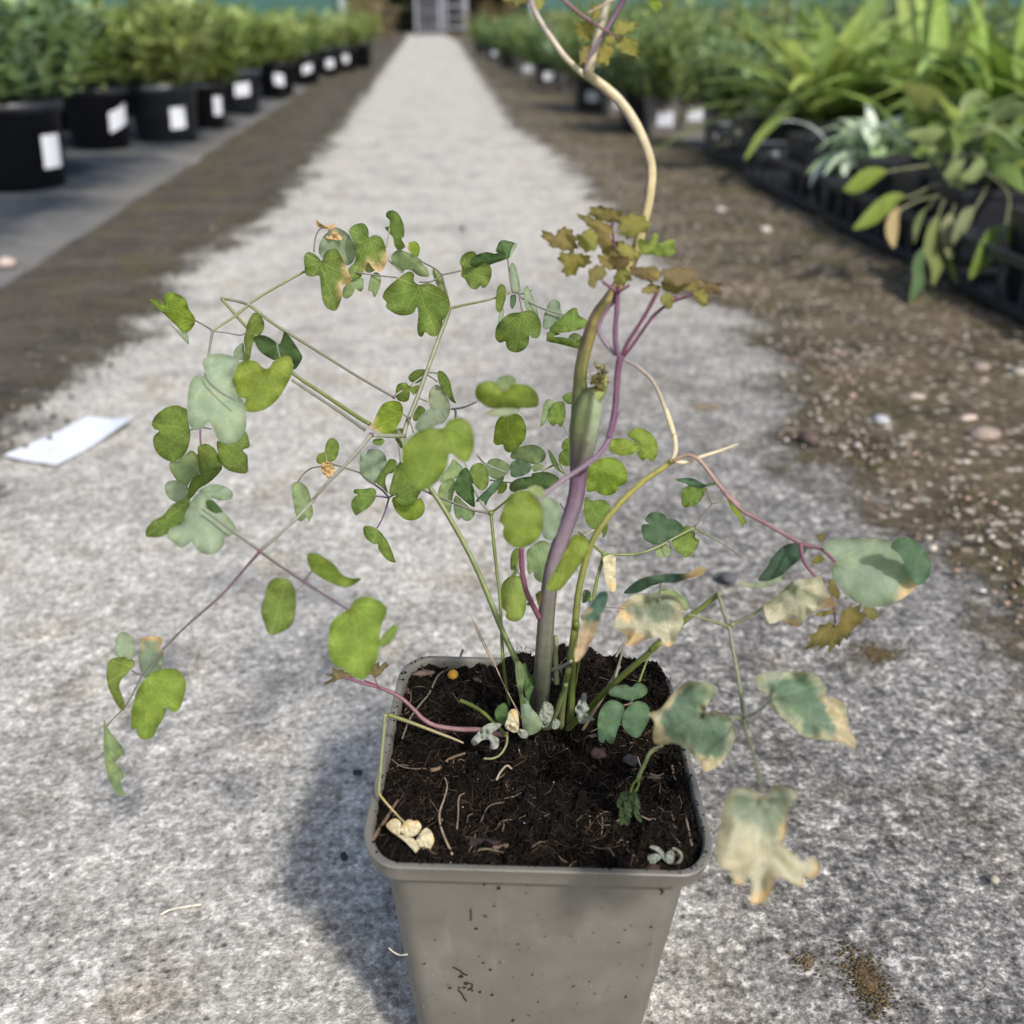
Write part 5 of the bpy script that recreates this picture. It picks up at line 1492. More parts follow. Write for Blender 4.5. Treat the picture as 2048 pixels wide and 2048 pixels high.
stalk('I', '260,440 340,465 430,495 560,530 700,600 800,690 880,770 980,820 1150,845 1300,850 1450,880 1530,890', 5, 12, .425, .424, 'wine', 'pink', 'leaf_stalk', 'pinkish curved stalk lying over the compost to the left')
stalk('I', '420,470 480,490 545,525', 3, 4, .426, .424, 'wine')
stalk('I', '500,445 515,490 540,520', 3, 4, .424, .424, 'wine')
leaf('I', 'brown', .426, (290, 440), '100,490 165,455 175,440 120,425 180,405 165,378 235,385 290,405 350,440 270,450 200,470 150,490', crinkle=0.12, lobes=2)
leaf('I', 'brown', .424, (510, 440), '460,420 480,370 530,320 540,360 570,330 605,345 560,400 520,440', crinkle=0.12, lobes=2)
stalk('I', '1185,950 1090,910 1010,880 800,800 700,765 600,730', 4, 9, .412, .404, 'tan', 'dgreen', 'leaf_stalk')
knob('I', 582, 738, .404, 11, 'olive')
stalk('I', '578,745 570,860 560,980 550,1100 540,1220 530,1335', 8, 6, .404, .385, 'olive', 'olive')
stalk('I', '530,1335 570,1390 640,1470 700,1535 770,1600 825,1645', 5, 3, .385, .374, 'yellow', 'tan')
stalk('I', '1160,622 1240,655 1330,710 1420,790 1480,855 1525,900', 8, 7, .432, .418, 'dgreen', 'dgreen')
stalk('I', '1525,900 1515,970 1470,1040 1410,1070 1345,1070', 5, 4, .417, .405, 'olive', 'olive')
stalk('I', '1270,10 1330,140 1400,280 1480,460 1560,620 1640,770', 2, 3, .440, .424, 'tan', 'tan', 'root')
stalk('E', '1170,1600 1200,1680 1250,1790 1300,1890 1325,1932', 2, 2.5, .445, .440, 'tan', 'tan', 'root')
# old sheaths round the base
leaf('I', 'pale', .418, (1700, 860), '1585,350 1630,325 1660,420 1645,560 1690,660 1780,760 1775,850 1700,890 1650,840 1630,700 1620,600 1600,500', tilt=(0.9, 0.1), fold=0.5, name='leaf_sheath')
leaf('I', 'deep', .420, (1690, 640), '1640,360 1670,340 1700,420 1735,440 1730,520 1700,600 1690,650 1660,560', tilt=(0.5, 0.1), name='leaf_sheath')
leaf('I', 'glauc', .414, (1700, 880), '1630,620 1660,600 1720,690 1790,770 1780,850 1700,890 1650,850 1635,760', tilt=(-0.4, 0.1), cup=0.5, name='leaf_sheath')
leaf('I', 'white', .416, (1860, 800), '1790,740 1830,640 1880,690 1870,760 1830,830 1790,820', crinkle=0.22, cup=0.5, name='leaf_sheath', mat='dry')
leaf('I', 'cream', .410, (1600, 870), '1520,770 1545,700 1590,690 1610,740 1615,840 1590,870 1550,860 1505,830', crinkle=0.25, cup=0.5, name='dried_leaf', mat='dry')
leaf('I', 'white', .412, (1400, 880), '1240,940 1290,880 1320,840 1380,800 1440,795 1480,810 1440,850 1400,880 1460,920 1450,990 1390,995 1390,930 1330,930 1280,970', crinkle=0.25, name='dried_leaf', mat='dry', lab='chalky white shrivelled leaf at the foot of the stems')
leaf('I', 'deep', .420, (1500, 740), '1425,720 1450,670 1500,640 1530,680 1520,760 1490,810 1440,780', crinkle=0.15, name='dried_leaf')
leaf('I', 'white', .412, (1650, 880), '1600,850 1650,845 1690,880 1670,915 1620,900', crinkle=0.25, cup=0.5, name='dried_leaf', mat='dry')
leaf('J', 'white', .412, (620, 690), '580,610 600,570 640,490 670,500 668,560 690,610 665,640 735,690 700,700 620,725 600,680', crinkle=0.25, cup=0.5, name='dried_leaf', mat='dry', lab='white shrivelled leaf right of the stem bases')
leaf('J', 'white', .415, (330, 650), '300,680 320,600 350,550 410,590 400,660 380,720 330,730', crinkle=0.22, cup=0.5, name='leaf_sheath', mat='dry')
leaf('J', 'white', .414, (430, 740), '400,740 420,690 460,700 460,745 420,770', crinkle=0.22, cup=0.5, name='leaf_sheath', mat='dry')
stalk('J', '340,775 400,720 440,620 480,500 510,420', 15, 9, sd_(1090, 1460), .412, 'olive', 'green')
stalk('J', '440,420 430,250 430,40', 12, 9, .425, .425, 'olive', 'olive')
stalk('J', '470,760 480,600 500,450 530,300', 14, 12, sd_(1120, 1457), .413, 'olive', 'green')
stalk('J', '405,310 470,290 550,240', 8, 6, .40, .36, 'grey')
stalk('J', '630,790 700,670 780,540 860,400 920,280', 7, 8, sd_(1163, 1465), .425, 'tan', 'grey', 'dead_stalk')
stalk('J', '890,370 920,260 970,90 990,15', 7, 3, .425, .425, 'grey', 'tan', 'dead_stalk')
stalk('J', '895,210 930,140 960,90', 5, 4, .424, .424, 'grey')
# wilted tuft drooping on the right of the compost
stalk('J', '1260,890 1190,920 1150,960 1120,1030 1090,1090 1065,1150', 7, 9, .388, .386, 'olive', 'green', 'leaf_stalk')
stalk('J', '1065,1150 1030,1190 1005,1260', 5, 5, .386, .386, 'dgreen')
stalk('J', '1065,1150 1070,1200 1040,1250', 5, 5, .386, .386, 'dgreen')
for s_ in ('900,1340 930,1260 970,1250 990,1290 960,1370 920,1380', '980,1270 1040,1240 1080,1330 1085,1380 1040,1400 1000,1370', '960,1330 1010,1310 1030,1400 1000,1470 970,1430', '905,1480 940,1420 990,1430 1005,1490 960,1520 930,1535', '1030,1390 1060,1370 1100,1480 1060,1470', '930,1360 970,1380 960,1450 920,1440'):
    leaf('J', 'wilt', .386 + lr.uniform(-.002, .002), (1000, 1270), s_, crinkle=0.2, name='wilted_leaf')

# dead leaves resting on the compost: things of their own
dl = empty('dead_leaf', on_soil(*cv('I', 780, 1680)), 'cream dead three-lobed leaf lying at the front left of the compost', 'leaf')
for s_, b_ in (('590,1590 620,1550 660,1535 700,1560 700,1610 690,1655 640,1645', (700, 1650)), ('700,1620 720,1570 770,1540 800,1555 830,1548 860,1590 850,1630 820,1660 780,1675 720,1660', (810, 1660)),
               ('820,1700 850,1650 900,1605 945,1650 958,1710 930,1770 890,1820 860,1835 838,1800 815,1750', (820, 1680)), ('640,1645 720,1665 800,1690 825,1740 845,1830 790,1770 720,1700', (810, 1690))):
    leaf('I', 'cream', sd_(*cv('I', 780, 1680)) - .006 + lr.uniform(-.001, .001), b_, s_, par=dl, name='leaf_lobe', tilt=(0, -0.2), cup=0.5, crinkle=0.12, mat='dry')
dl = empty('dead_leaf', on_soil(*cv('J', 1270, 1760)), 'white curled dead leaf at the front right corner of the compost', 'leaf')
for s_ in ('1140,1750 1160,1735 1220,1730 1250,1760 1210,1790 1180,1830 1150,1790', '1155,1680 1180,1665 1230,1680 1270,1720 1300,1750 1280,1790 1240,1740 1200,1700', '1280,1790 1290,1720 1330,1700 1350,1740 1340,1800 1320,1810', '1330,1690 1350,1680 1400,1710 1413,1740 1405,1790 1350,1830 1340,1815 1385,1780 1395,1740 1360,1705'):
    leaf('J', 'white', sd_(*cv('J', 1280, 1760)) - .006 + lr.uniform(-.0015, .0015), (1280, 1760), s_, par=dl, name='leaf_lobe', crinkle=0.1, mat='dry', lobes=2)

# ------------------------------------------------------------------ background: round pots, trays, plants, screens
def round_pot(x, y, r, h, col, lab, grp, labang=None, labw=0.055, labh=0.07, z0=0.02, square=False, cat='nursery pot', labz=0.45, twist=0.0):
    t = empty('nursery_pot', (x, y, z0), lab, cat, grp)
    mb = MB()
    if square:
        rings = [rsq(r * 0.78, r * 0.15, 0, 3), rsq(r * 0.94, r * 0.16, h * 0.9, 3), rsq(r, r * 0.18, h * 0.9, 3), rsq(r, r * 0.18, h, 3), rsq(r * 0.95, r * 0.17, h, 3), rsq(r * 0.93, r * 0.16, h * 0.88, 3)]
    else:
        def ring(rr, z): return [(rr * math.cos(a * math.pi / 14), rr * math.sin(a * math.pi / 14), z) for a in range(28)]
        rings = [ring(r * 0.80, 0), ring(r * 0.93, h * 0.86), ring(r * 1.0, h * 0.87), ring(r * 1.02, h), ring(r * 0.97, h), ring(r * 0.94, h * 0.9)]
    loft(mb, rings, col, True, True, lambda a, b, c: Vector((x + a, y + b, z0 + c)))
    o_ = mb.build('pot_wall', M['black'], t, not square)
    mb2 = MB()
    if labang is not None:
        # curved sticker on the pot wall
        n = 5; v = []; f = []
        if square:
            for k in range(2):
                for i in range(n + 1):
                    xx = (i / n - 0.5) * labw
                    zz = h * labz + (k - 0.5) * labh
                    v.append((x + xx + labang * 0.01, y - r * (0.79 + 0.17 * zz / h) - 0.003, z0 + zz))
        else:
            for k in range(2):
                for i in range(n + 1):
                    zz = h * labz + (k - 0.5) * labh + twist * (i / n - 0.5) * labw
                    rr = r * (0.80 + 0.14 * zz / h) + 0.003
                    a = labang + (i / n - 0.5) * labw / rr
                    v.append((x + rr * math.cos(a), y + rr * math.sin(a), z0 + zz))
        for i in range(n): f.append((i, i + 1, n + 2 + i, n + 1 + i))
        mb2.add(v, f, (1, 1, 1))
        mb2.build('sticker', M['paper'], o_)
    return t


def blade(mb, b, d, L, wd, droop, col, fold=0.25, seg=5, tipw=0.1, wide=0.4):
    """lance-shaped leaf blade with a keel"""
    d = d.normalized()
    side = d.cross(Vector((0, 0, 1)))
    side = side.normalized() if side.length > 1e-3 else Vector((1, 0, 0))
    v, f = [], []
    p = b.copy()
    dirv = d.copy()
    for i in range(seg + 1):
        t = i / seg
        wv = wd * max(0.04, math.sin(math.pi * min(1, (t * (1 - tipw) + tipw * 0.5)) ** (0.8 + wide * 0.0)) ** 0.8)
        up = side.cross(dirv).normalized()
        v += [p - side * wv / 2 + up * wv * fold * 0.5, p.copy(), p + side * wv / 2 + up * wv * fold * 0.5]
        dirv = (dirv + Vector((0, 0, -droop / seg))).normalized()
        p = p + dirv * (L / seg)
    for i in range(seg):
        a = i * 3
        f += [(a, a + 1, a + 4, a + 3), (a + 1, a + 2, a + 5, a + 4)]
    mb.add(v, f, col)


def jit(c, r_, a=0.25):
    k = r_.uniform(1 - a, 1 + a)
    return (c[0] * k * r_.uniform(0.9, 1.1), c[1] * k, c[2] * k * r_.uniform(0.8, 1.2))


def bushy(name, x, y, z, R, H, n, col, lab, cat, grp, seed, lw=0.012, ll=0.05, nst=18, droop=0.4):
    r_ = random.Random(seed)
    t = empty(name, (x, y, z), lab, cat, grp)
    ms_, ml = MB(), MB()
    for i in range(nst):
        a = r_.uniform(0, 6.283); q = math.sqrt(r_.random())
        top = Vector((x + math.cos(a) * q * R, y + math.sin(a) * q * R, z + H * r_.uniform(0.6, 1.05) * (1 - 0.35 * q * q)))
        bs_ = Vector((x + math.cos(a) * q * R * 0.55, y + math.sin(a) * q * R * 0.55, z))
        tube(ms_, [bs_, (bs_ + top) / 2 + Vector((0, 0, H * 0.05)), top], [0.002, 0.0018, 0.001], (0.08, 0.10, 0.03), 4)
        for k in range(n // nst):
            s = 0.06 + 0.94 * (k + r_.random()) / (n // nst)
            p = bs_.lerp(top, s)
            aa = r_.uniform(0, 6.283)
            d = Vector((math.cos(aa), math.sin(aa), r_.uniform(0.3, 1.5)))
            blade(ml, p, d, ll * r_.uniform(0.6, 1.25), lw * r_.uniform(0.7, 1.3), droop * r_.uniform(0.4, 1.5), jit(col, r_, 0.35), 0.3, 3)
    ms_.build('stems', M['bgleaf'], t)
    ml.build('foliage', M['bgleaf'], t)
    return t


# left row beside the path
ORD = ['nearest', 'second', 'third', 'fourth', 'fifth', 'sixth', 'seventh', 'eighth', 'ninth', 'tenth', 'eleventh', 'twelfth']
LC = [(0.30, 0.40, 0.20), (0.32, 0.38, 0.12), (0.27, 0.345, 0.10), (0.37, 0.43, 0.16), (0.26, 0.325, 0.10), (0.32, 0.39, 0.12)]
lp = []
for i, (px, py, r_, hh, la) in enumerate([(50, 380, .130, .205, -.42), (205, 298, .112, .185, -.55), (338, 284, .125, .185, -.95), (412, 256, .10, .16, -.7), (478, 226, .118, .18, -1.15),
                                          (556, 192, .11, .17, -1.3), (612, 167, .11, .18, -1.3), (654, 150, .115, .18, -1.2), (688, 141, .115, .18, -1.3), (721, 134, .12, .20, None)]):
    g = G(px, py, 0.02)
    yc = g.y + r_ * 0.8; xc = g.x * yc / g.y
    blk = (0.012, 0.013, 0.017) if i not in (2, 4) else (0.04, 0.046, 0.055)
    round_pot(xc, yc, r_, hh, blk, f'black round nursery pot, {ORD[i]} from the camera in the left row', 'pots in the left front row', la, (0.06, 0.075, 0.055, 0.04, 0.07, 0.055, 0.065, 0.06, 0.05, 0.06)[i], (0.08, 0.062, 0.07, 0.07, 0.055, 0.06, 0.05, 0.06, 0.06, 0.06)[i], labz=(0.42, 0.5, 0.42, 0.5, 0.55, 0.5, 0.5, 0.45, 0.5, 0.5)[i], twist=(0, 0.35, 0.06, -0.05, 0.1, -0.15, 0.3, 0.1, 0, 0)[i])
    c_ = LC[0] if i == 0 else LC[1 + i % 5]
    bushy('potted_perennial', xc, yc, hh + 0.01, r_ * 1.95, 0.235 + 0.05 * ((i * 7) % 5) / 4 + (0.09 if i == 0 else 0.02), 950 if i < 5 else 520, c_,
          ('bushy blue-green plant in the nearest black pot at left' if i == 0 else f'yellow-green leafy plant in the {ORD[i]} black pot of the left row'), 'plant', 'plants in the left front row', 100 + i,
          0.024 if i else 0.028, 0.085 if i else 0.07)
    lp.append((xc, yc))
# rows behind
k = 0
for row in range(1, 6):
    for j in range(11):
        y = 3.1 + j * 0.62 + 0.1 * RNG.random(); x = -1.02 - 0.33 * row + 0.05 * RNG.uniform(-1, 1) + max(0, (y - 4) * 0.045)
        pxl = 1024 + FPX * ((x * RIGHT.x + y * RIGHT.y)) / ((x * FWD.x + y * FWD.y - (0.2 - HCAM) * 0 + (0.2 - HCAM) * FWD.z))
        if pxl < -120 or pxl > 760: continue
        round_pot(x, y, .11, .175, (0.013, 0.014, 0.017), 'black nursery pot in the crowded rows behind the left front row', 'pots in the left back rows')
        bushy('potted_perennial', x, y, .18, .22, .25 + 0.09 * RNG.random(), 320, LC[1 + (k * 3) % 5], 'yellow-green leafy plant in the rows behind the left front row', 'plant', 'plants in the left back rows', 300 + k, 0.026, 0.09)
        k += 1

# right side: black carry trays
def tray(y0, L, x0, W, H, lab):
    t = empty('carry_tray', (x0, y0, 0.012), lab, 'tray', 'black carry trays along the right of the path')
    z0 = 0.014
    c_ = (0.020, 0.022, 0.028)
    mb = MB(); mb.box((x0, y0, z0), (x0 + W, y0 + L, z0 + 0.006), c_); mb.build('tray_base', M['black'], t, False)
    for nm, z1, z2, o_ in (('bottom_rail', 0, 0.018, 0.006), ('top_rail', H - 0.014, H, 0.004)):
        mb = MB()
        for a, b in (((x0 - o_, y0 - o_), (x0 + 0.006, y0 + L + o_)), ((x0 + W - 0.006, y0 - o_), (x0 + W + o_, y0 + L + o_)), ((x0 + 0.006, y0 - o_), (x0 + W - 0.006, y0 + 0.006)), ((x0 + 0.006, y0 + L - 0.006), (x0 + W - 0.006, y0 + L + o_))):
            mb.box((a[0], a[1], z0 + z1 + (0.0065 if nm == 'bottom_rail' else 0)), (b[0], b[1], z0 + z2), c_)
        mb.build(nm, M['black'], t, False)
    n = 8
    for i in range(n + 1):
        yy = y0 + (L - 0.012) * i / n
        mb = MB(); mb.box((x0 - 0.001, yy, z0 + 0.018), (x0 + 0.004, yy + 0.012, z0 + H - 0.014), c_); mb.build('slat', M['black'], t, False)
    for i in range(1, 6):
        xx = x0 + (W - 0.012) * i / 6
        mb = MB(); mb.box((xx, y0 - 0.001, z0 + 0.018), (xx + 0.012, y0 + 0.004, z0 + H - 0.014), c_); mb.build('slat', M['black'], t, False)
    return t


tray(1.02, 0.56, 0.862, 0.36, 0.085, 'black slatted carry tray nearest the camera on the right')
tray(1.62, 0.56, 0.872, 0.36, 0.085, 'black slatted carry tray under the drooping plant')
tray(2.22, 0.58, 0.885, 0.36, 0.085, 'black slatted carry tray third from the camera on the right')
tray(2.84, 0.56, 0.93, 0.36, 0.085, 'black slatted carry tray farthest from the camera on the right')
TAUPE = (0.15, 0.135, 0.125)
BLK = (0.014, 0.015, 0.019)
sq = []
for x, y, col, la, lab in [
        (0.955, 1.12, BLK, 0, 'black square pot at the near end of the nearest tray'), (1.10, 1.13, BLK, None, 'black square pot in the inner row of the nearest tray'), (0.955, 1.28, BLK, 0, 'black labelled square pot second in the nearest tray'),
        (0.955, 1.44, BLK, None, 'black square pot at the far end of the nearest tray'), (1.12, 1.40, BLK, None, 'black square pot behind the others in the nearest tray'),
        (0.965, 1.73, BLK, None, 'black square pot at the near end of the second tray'), (0.965, 1.89, BLK, None, 'black square pot in the middle of the second tray'), (0.965, 2.06, BLK, None, 'black square pot at the far end of the second tray'),
        (1.13, 1.75, BLK, None, 'black square pot holding the drooping plant'), (1.13, 2.05, BLK, None, 'black square pot in the inner row of the second tray'),
        (0.985, 2.34, BLK, None, 'black square pot holding the variegated plant'), (1.15, 2.36, BLK, None, 'black square pot in the inner row of the third tray'), (0.985, 2.55, BLK, None, 'black square pot in the middle of the third tray'),
        (1.135, 2.95, TAUPE, 0, 'taupe square pot with white label between the black trays'), (0.99, 2.98, BLK, 0.5, 'black square pot left of the labelled taupe pot'), (1.30, 3.0, BLK, None, 'black square pot right of the labelled taupe pot')]:
    round_pot(x, y, .064, .13, col, lab, 'square pots in the right trays', la, 0.075, 0.05, 0.022, True, 'nursery pot', 0.40)
# pots standing on the ground farther along
for i, (px, py, s, col, la) in enumerate([(1432, 308, .07, TAUPE, 0.2), (1375, 268, .085, TAUPE, 0.6), (1318, 280, .085, TAUPE, 0.3), (1270, 268, .09, BLK, None), (1230, 238, .085, TAUPE, 0.2), (1175, 226, .10, BLK, 0.5), (1135, 190, .10, (0.10, 0.095, 0.09), None), (1090, 176, .10, BLK, 0.5), (1050, 158, .10, (0.10, 0.095, 0.09), 0.4), (1012, 140, .10, BLK, None), (985, 122, .11, BLK, 0.6), (960, 110, .12, BLK, None)]):
    g = G(px, py, 0.0)
    s *= 0.74
    nm_ = 'taupe' if col == TAUPE else 'black' if col == BLK else 'grey'
    round_pot(g.x * 1.02, g.y + s, s, .135, col, nm_ + f' square pot, {ORD[i]} of the line beyond the right trays', 'square pots beyond the right trays', la, 0.06, 0.05, 0.012, True)
    bushy('potted_perennial', g.x * 1.02, g.y + s, .12, s * 2.7, .24 + 0.06 * (i % 3), 520, ((0.23, 0.31, 0.14), (0.19, 0.27, 0.10), (0.26, 0.33, 0.12))[i % 3],
          f'leafy green plant in the {ORD[i]} square pot of the line beyond the right trays', 'plant', 'plants in the line beyond the right trays', 700 + i, 0.02, 0.075)


def strap(name, x, y, z, n, L, wd, col, lab, seed, cat='plant', grp=None, up=1.2, droop=1.2, sep=True, spread=0.05):
    """clump of strap leaves, every leaf a part"""
    r_ = random.Random(seed)
    t = empty(name, (x, y, z), lab, cat, grp)
    mb = MB()
    for i in range(n):
        a = r_.uniform(0, 6.283)
        d = Vector((math.cos(a), math.sin(a), up * r_.uniform(0.35, 1.8)))
        b = Vector((x + r_.gauss(0, spread * 0.4), y + r_.gauss(0, spread * 0.4), z))
        if sep: mb = MB()
        blade(mb, b, d, L * r_.uniform(0.6, 1.15), wd * r_.uniform(0.7, 1.2), droop * r_.uniform(0.5, 1.4), jit(col, r_, 0.35), 0.3, 6)
        if sep: mb.build('leaf', M['bgleaf'], t)
    if not sep: mb.build('foliage', M['bgleaf'], t)
    return t


DG = (0.185, 0.265, 0.05); MG = (0.28, 0.36, 0.09); BG = (0.20, 0.28, 0.13)
strap('strap_leaved_plant', 1.135, 2.95, .14, 85, .46, .046, MG, 'large clump of broad strap leaves in the labelled taupe pot', 1, grp=None, up=1.15)
strap('strap_leaved_plant', 1.42, 2.9, .14, 75, .50, .048, MG, 'upright broad-leaved green clump right of the large strap-leaved clump', 2)
strap('strap_leaved_plant', 1.36, 2.35, .14, 65, .42, .046, DG, 'dark green strap-leaved clump at the upper right corner', 3, up=1.3)
strap('strap_leaved_plant', 1.62, 2.35, .14, 45, .36, .042, DG, 'dark green clump cut by the right edge of the picture', 4, up=1.3)
strap('strap_leaved_plant', 1.15, 2.37, .14, 22, .26, .034, DG, 'low dark clump behind the variegated plant', 5, up=0.9)
strap('strap_leaved_plant', 1.30, 1.98, .14, 40, .30, .040, DG, 'dark clump behind the drooping plant', 6, up=1.3)
strap('strap_leaved_plant', 1.72, 2.9, .14, 45, .40, .042, MG, 'tall green clump behind the right edge clump', 7, up=1.3)
strap('strap_leaved_plant', 1.20, 3.45, .14, 40, .34, .030, BG, 'grey-green arching clump left of the large strap-leaved clump', 8, up=0.9)
strap('strap_leaved_plant', 1.55, 3.55, .14, 45, .42, .040, MG, 'green clump behind the large strap-leaved clump', 9, up=1.4)
for i, (x, y) in enumerate([(1.9, 3.6), (2.3, 3.7), (2.0, 4.3), (2.5, 4.6), (2.9, 4.0), (2.1, 2.6), (2.4, 3.1), (1.7, 4.2), (3.1, 5.2)]):
    strap('strap_leaved_plant', x, y, .10, 60, .5, .045, (MG, DG)[i % 2], 'green clump in the packed bed behind the right-hand pots', 40 + i, 'plant', 'clumps in the bed behind the right-hand pots', 1.3, 1.0, False)
# bushy blue-green and mixed plants farther along the right
FN = ['grey-green leafy plant', 'dull green leafy plant', 'pale grey-green leafy plant', 'olive leafy plant', 'deep green leafy plant', 'bronze leafy plant', 'mid green leafy plant', 'yellowish leafy plant']
FC = [(0.18, 0.25, 0.11), (0.18, 0.24, 0.10), (0.20, 0.26, 0.13), (0.24, 0.28, 0.08), (0.15, 0.25, 0.07), (0.25, 0.19, 0.08), (0.20, 0.27, 0.09), (0.26, 0.28, 0.08)]
k = 0
for row in range(4):
    for j in range(15):
        y = 3.9 + j * 0.62 + (0.3 if row % 2 else 0); x = 1.10 + 0.42 * row + 0.04 * RNG.uniform(-1, 1) - 0.012 * (y - 4)
        if row == 0 and y < 4.0: continue
        c_ = FC[(j * 3 + row) % 8]
        hgt = 0.30 + 0.12 * RNG.random() + 0.06 * row
        bushy('bed_plant', x, y, .08, .24, hgt, 260, c_, FN[(j * 3 + row) % 8] + ' in the mixed bed along the far right of the path', 'plant', 'mixed plants along the far right', 500 + k, 0.024, 0.09)
        k += 1
bushy('bed_plant', 1.02, 6.4, .10, .15, .17, 200, (0.075, 0.03, 0.035), 'low purple-leaved plant on the right behind the stem', 'plant', None, 77, 0.014, 0.05)

# variegated plant and drooping plant near the tray
t = empty('variegated_plant', (0.985, 2.34, .145), 'variegated white and pale green plant in the black tray pot', 'plant')
rv = random.Random(31)
for i in range(80):
    x = 1.03 + rv.gauss(0, 0.055); y = 2.27 + rv.gauss(0, 0.03)
    a = rv.uniform(0, 6.283)
    mb = MB()
    blade(mb, Vector((x, y, .15 + rv.uniform(-0.02, 0.03))), Vector((math.cos(a), math.sin(a) - 0.3, rv.uniform(0.1, 1.6))), rv.uniform(.07, .13), rv.uniform(.02, .034), rv.uniform(0.4, 2.2), rv.choice([(0.62, 0.70, 0.56), (0.75, 0.80, 0.72), (0.38, 0.50, 0.26), (0.52, 0.62, 0.42)]), 0.3, 4)
    mb.build('leaf', M['bgleaf'], t)
dr = empty('drooping_plant', (1.05, 1.74, .145), 'sprawling plant with long drooping tongue leaves spilling over the black tray', 'plant')
YG = (0.19, 0.25, 0.045); PG = (0.22, 0.27, 0.11); OG = (0.12, 0.17, 0.03)


def tongue(s_, d0, d1, w0, wm, col, stalkcol=(0.20, 0.21, 0.11), nst=0.45):
    p_ = pts('R', s_)
    n = len(p_)
    q = catmull([P(a[0], a[1], d0 + (d1 - d0) * i / (n - 1)) for i, a in enumerate(p_)], 4)
    m = len(q)
    st = MB()
    ks = max(2, int(m * nst))
    tube(st, q[:ks + 1], [0.0022] * (ks + 1), stalkcol, 5)
    st.build('leaf_stalk', M['bgleaf'], dr)
    mb = MB(); v, f = [], []
    lf = q[ks:]
    for i, c_ in enumerate(lf):
        tt = i / max(1, len(lf) - 1)
        tan = (lf[min(i + 1, len(lf) - 1)] - lf[max(i - 1, 0)]).normalized()
        side = tan.cross(FWD + Vector((0, 0, 0.5))).normalized()
        w_ = wm * max(0.06, math.sin(math.pi * (0.08 + 0.88 * tt)))
        up = side.cross(tan)
        v += [c_ - side * w_ / 2 + up * w_ * 0.12, c_, c_ + side * w_ / 2 + up * w_ * 0.12]
    for i in range(len(lf) - 1):
        a = i * 3
        f += [(a, a + 1, a + 4, a + 3), (a + 1, a + 2, a + 5, a + 4)]
    mb.add(v, f, col)
    mb.build('leaf', M['bgleaf'], dr)


tongue('1000,520 800,560 600,590 490,610 380,650 280,700 180,740', 1.75, 1.62, 0, .034, YG, nst=0.5)
tongue('950,660 800,730 680,790 600,800 500,860 380,950 250,1030', 1.73, 1.58, 0, .034, YG, nst=0.45)
tongue('900,790 760,810 650,860 590,900 560,980 540,1080 545,1170', 1.72, 1.60, 0, .030, (0.38, 0.30, 0.14), nst=0.45)
tongue('900,760 820,850 760,930 720,1040 700,1140', 1.74, 1.65, 0, .016, (0.14, 0.17, 0.07), nst=0.4)
tongue('930,800 890,900 870,1000 850,1150 870,1300 840,1450', 1.70, 1.58, 0, .034, (0.17, 0.20, 0.06), nst=0.3)
tongue('1000,850 980,950 970,1060 960,1150 960,1250', 1.69, 1.6, 0, .04, (0.24, 0.24, 0.12), nst=0.2)
tongue('1250,700 1180,830 1120,930 1060,1020 980,1120', 1.68, 1.58, 0, .036, (0.20, 0.22, 0.10), nst=0.4)
tongue('1200,590 1330,690 1400,780 1400,900 1370,1020 1320,1090 1240,1220 1110,1400', 1.66, 1.52, 0, .042, (0.13, 0.19, 0.035), nst=0.62)
tongue('1516,900 1480,980 1440,1050 1390,1130', 1.58, 1.52, 0, .036, YG, nst=0.2)
tongue('880,1000 850,1120 790,1200 760,1300 740,1420 670,1570', 1.68, 1.55, 0, .036, (0.09, 0.15, 0.06), nst=0.35)
tongue('760,1180 770,1230 760,1300 780,1340', 1.66, 1.6, 0, .030, OG, nst=0.1)
tongue('950,1100 980,1250 1000,1350 1020,1450', 1.66, 1.58, 0, .025, OG, nst=0.2)
tongue('1080,420 1000,200 900,120 760,40 600,-30', 1.78, 1.86, 0, .040, (0.20, 0.22, 0.05), nst=0.4)
tongue('1080,420 1040,250 1080,120 1160,60 1240,30', 1.78, 1.9, 0, .032, PG, nst=0.3)
tongue('1100,400 1020,300 960,180 860,60', 1.78, 1.85, 0, .034, OG, nst=0.3)
tongue('1150,420 1250,250 1350,180 1450,140 1560,150', 1.76, 1.7, 0, .032, PG, nst=0.25)
tongue('1150,450 1280,400 1400,430 1540,480', 1.74, 1.62, 0, .034, (0.20, 0.27, 0.07), nst=0.2)
tongue('1150,480 1280,520 1400,600 1530,760', 1.72, 1.6, 0, .036, (0.15, 0.21, 0.05), nst=0.2)
tongue('1100,480 1050,560 1000,600 920,640', 1.72, 1.66, 0, .030, PG, nst=0.1)
tongue('1080,450 960,380 820,340 620,330', 1.76, 1.74, 0, .030, (0.22, 0.27, 0.10), nst=0.2)
tongue('1120,460 1200,540 1150,620 1050,650', 1.7, 1.64, 0, .030, PG, nst=0.1)
rv = random.Random(41)
for i in range(46):
    x, y = cv('R', rv.uniform(900, 1516), rv.uniform(250, 650))
    b = P(x, y, rv.uniform(1.72, 1.82))
    mb = MB()
    a = rv.uniform(0, 6.283)
    blade(mb, b, Vector((math.cos(a), math.sin(a) - 0.5, rv.uniform(-0.1, 0.8))), rv.uniform(.08, .16), rv.uniform(.014, .028), rv.uniform(0.3, 1.4), jit(rv.choice([PG, YG, OG]), rv), 0.3, 4)
    mb.build('leaf', M['bgleaf'], dr)

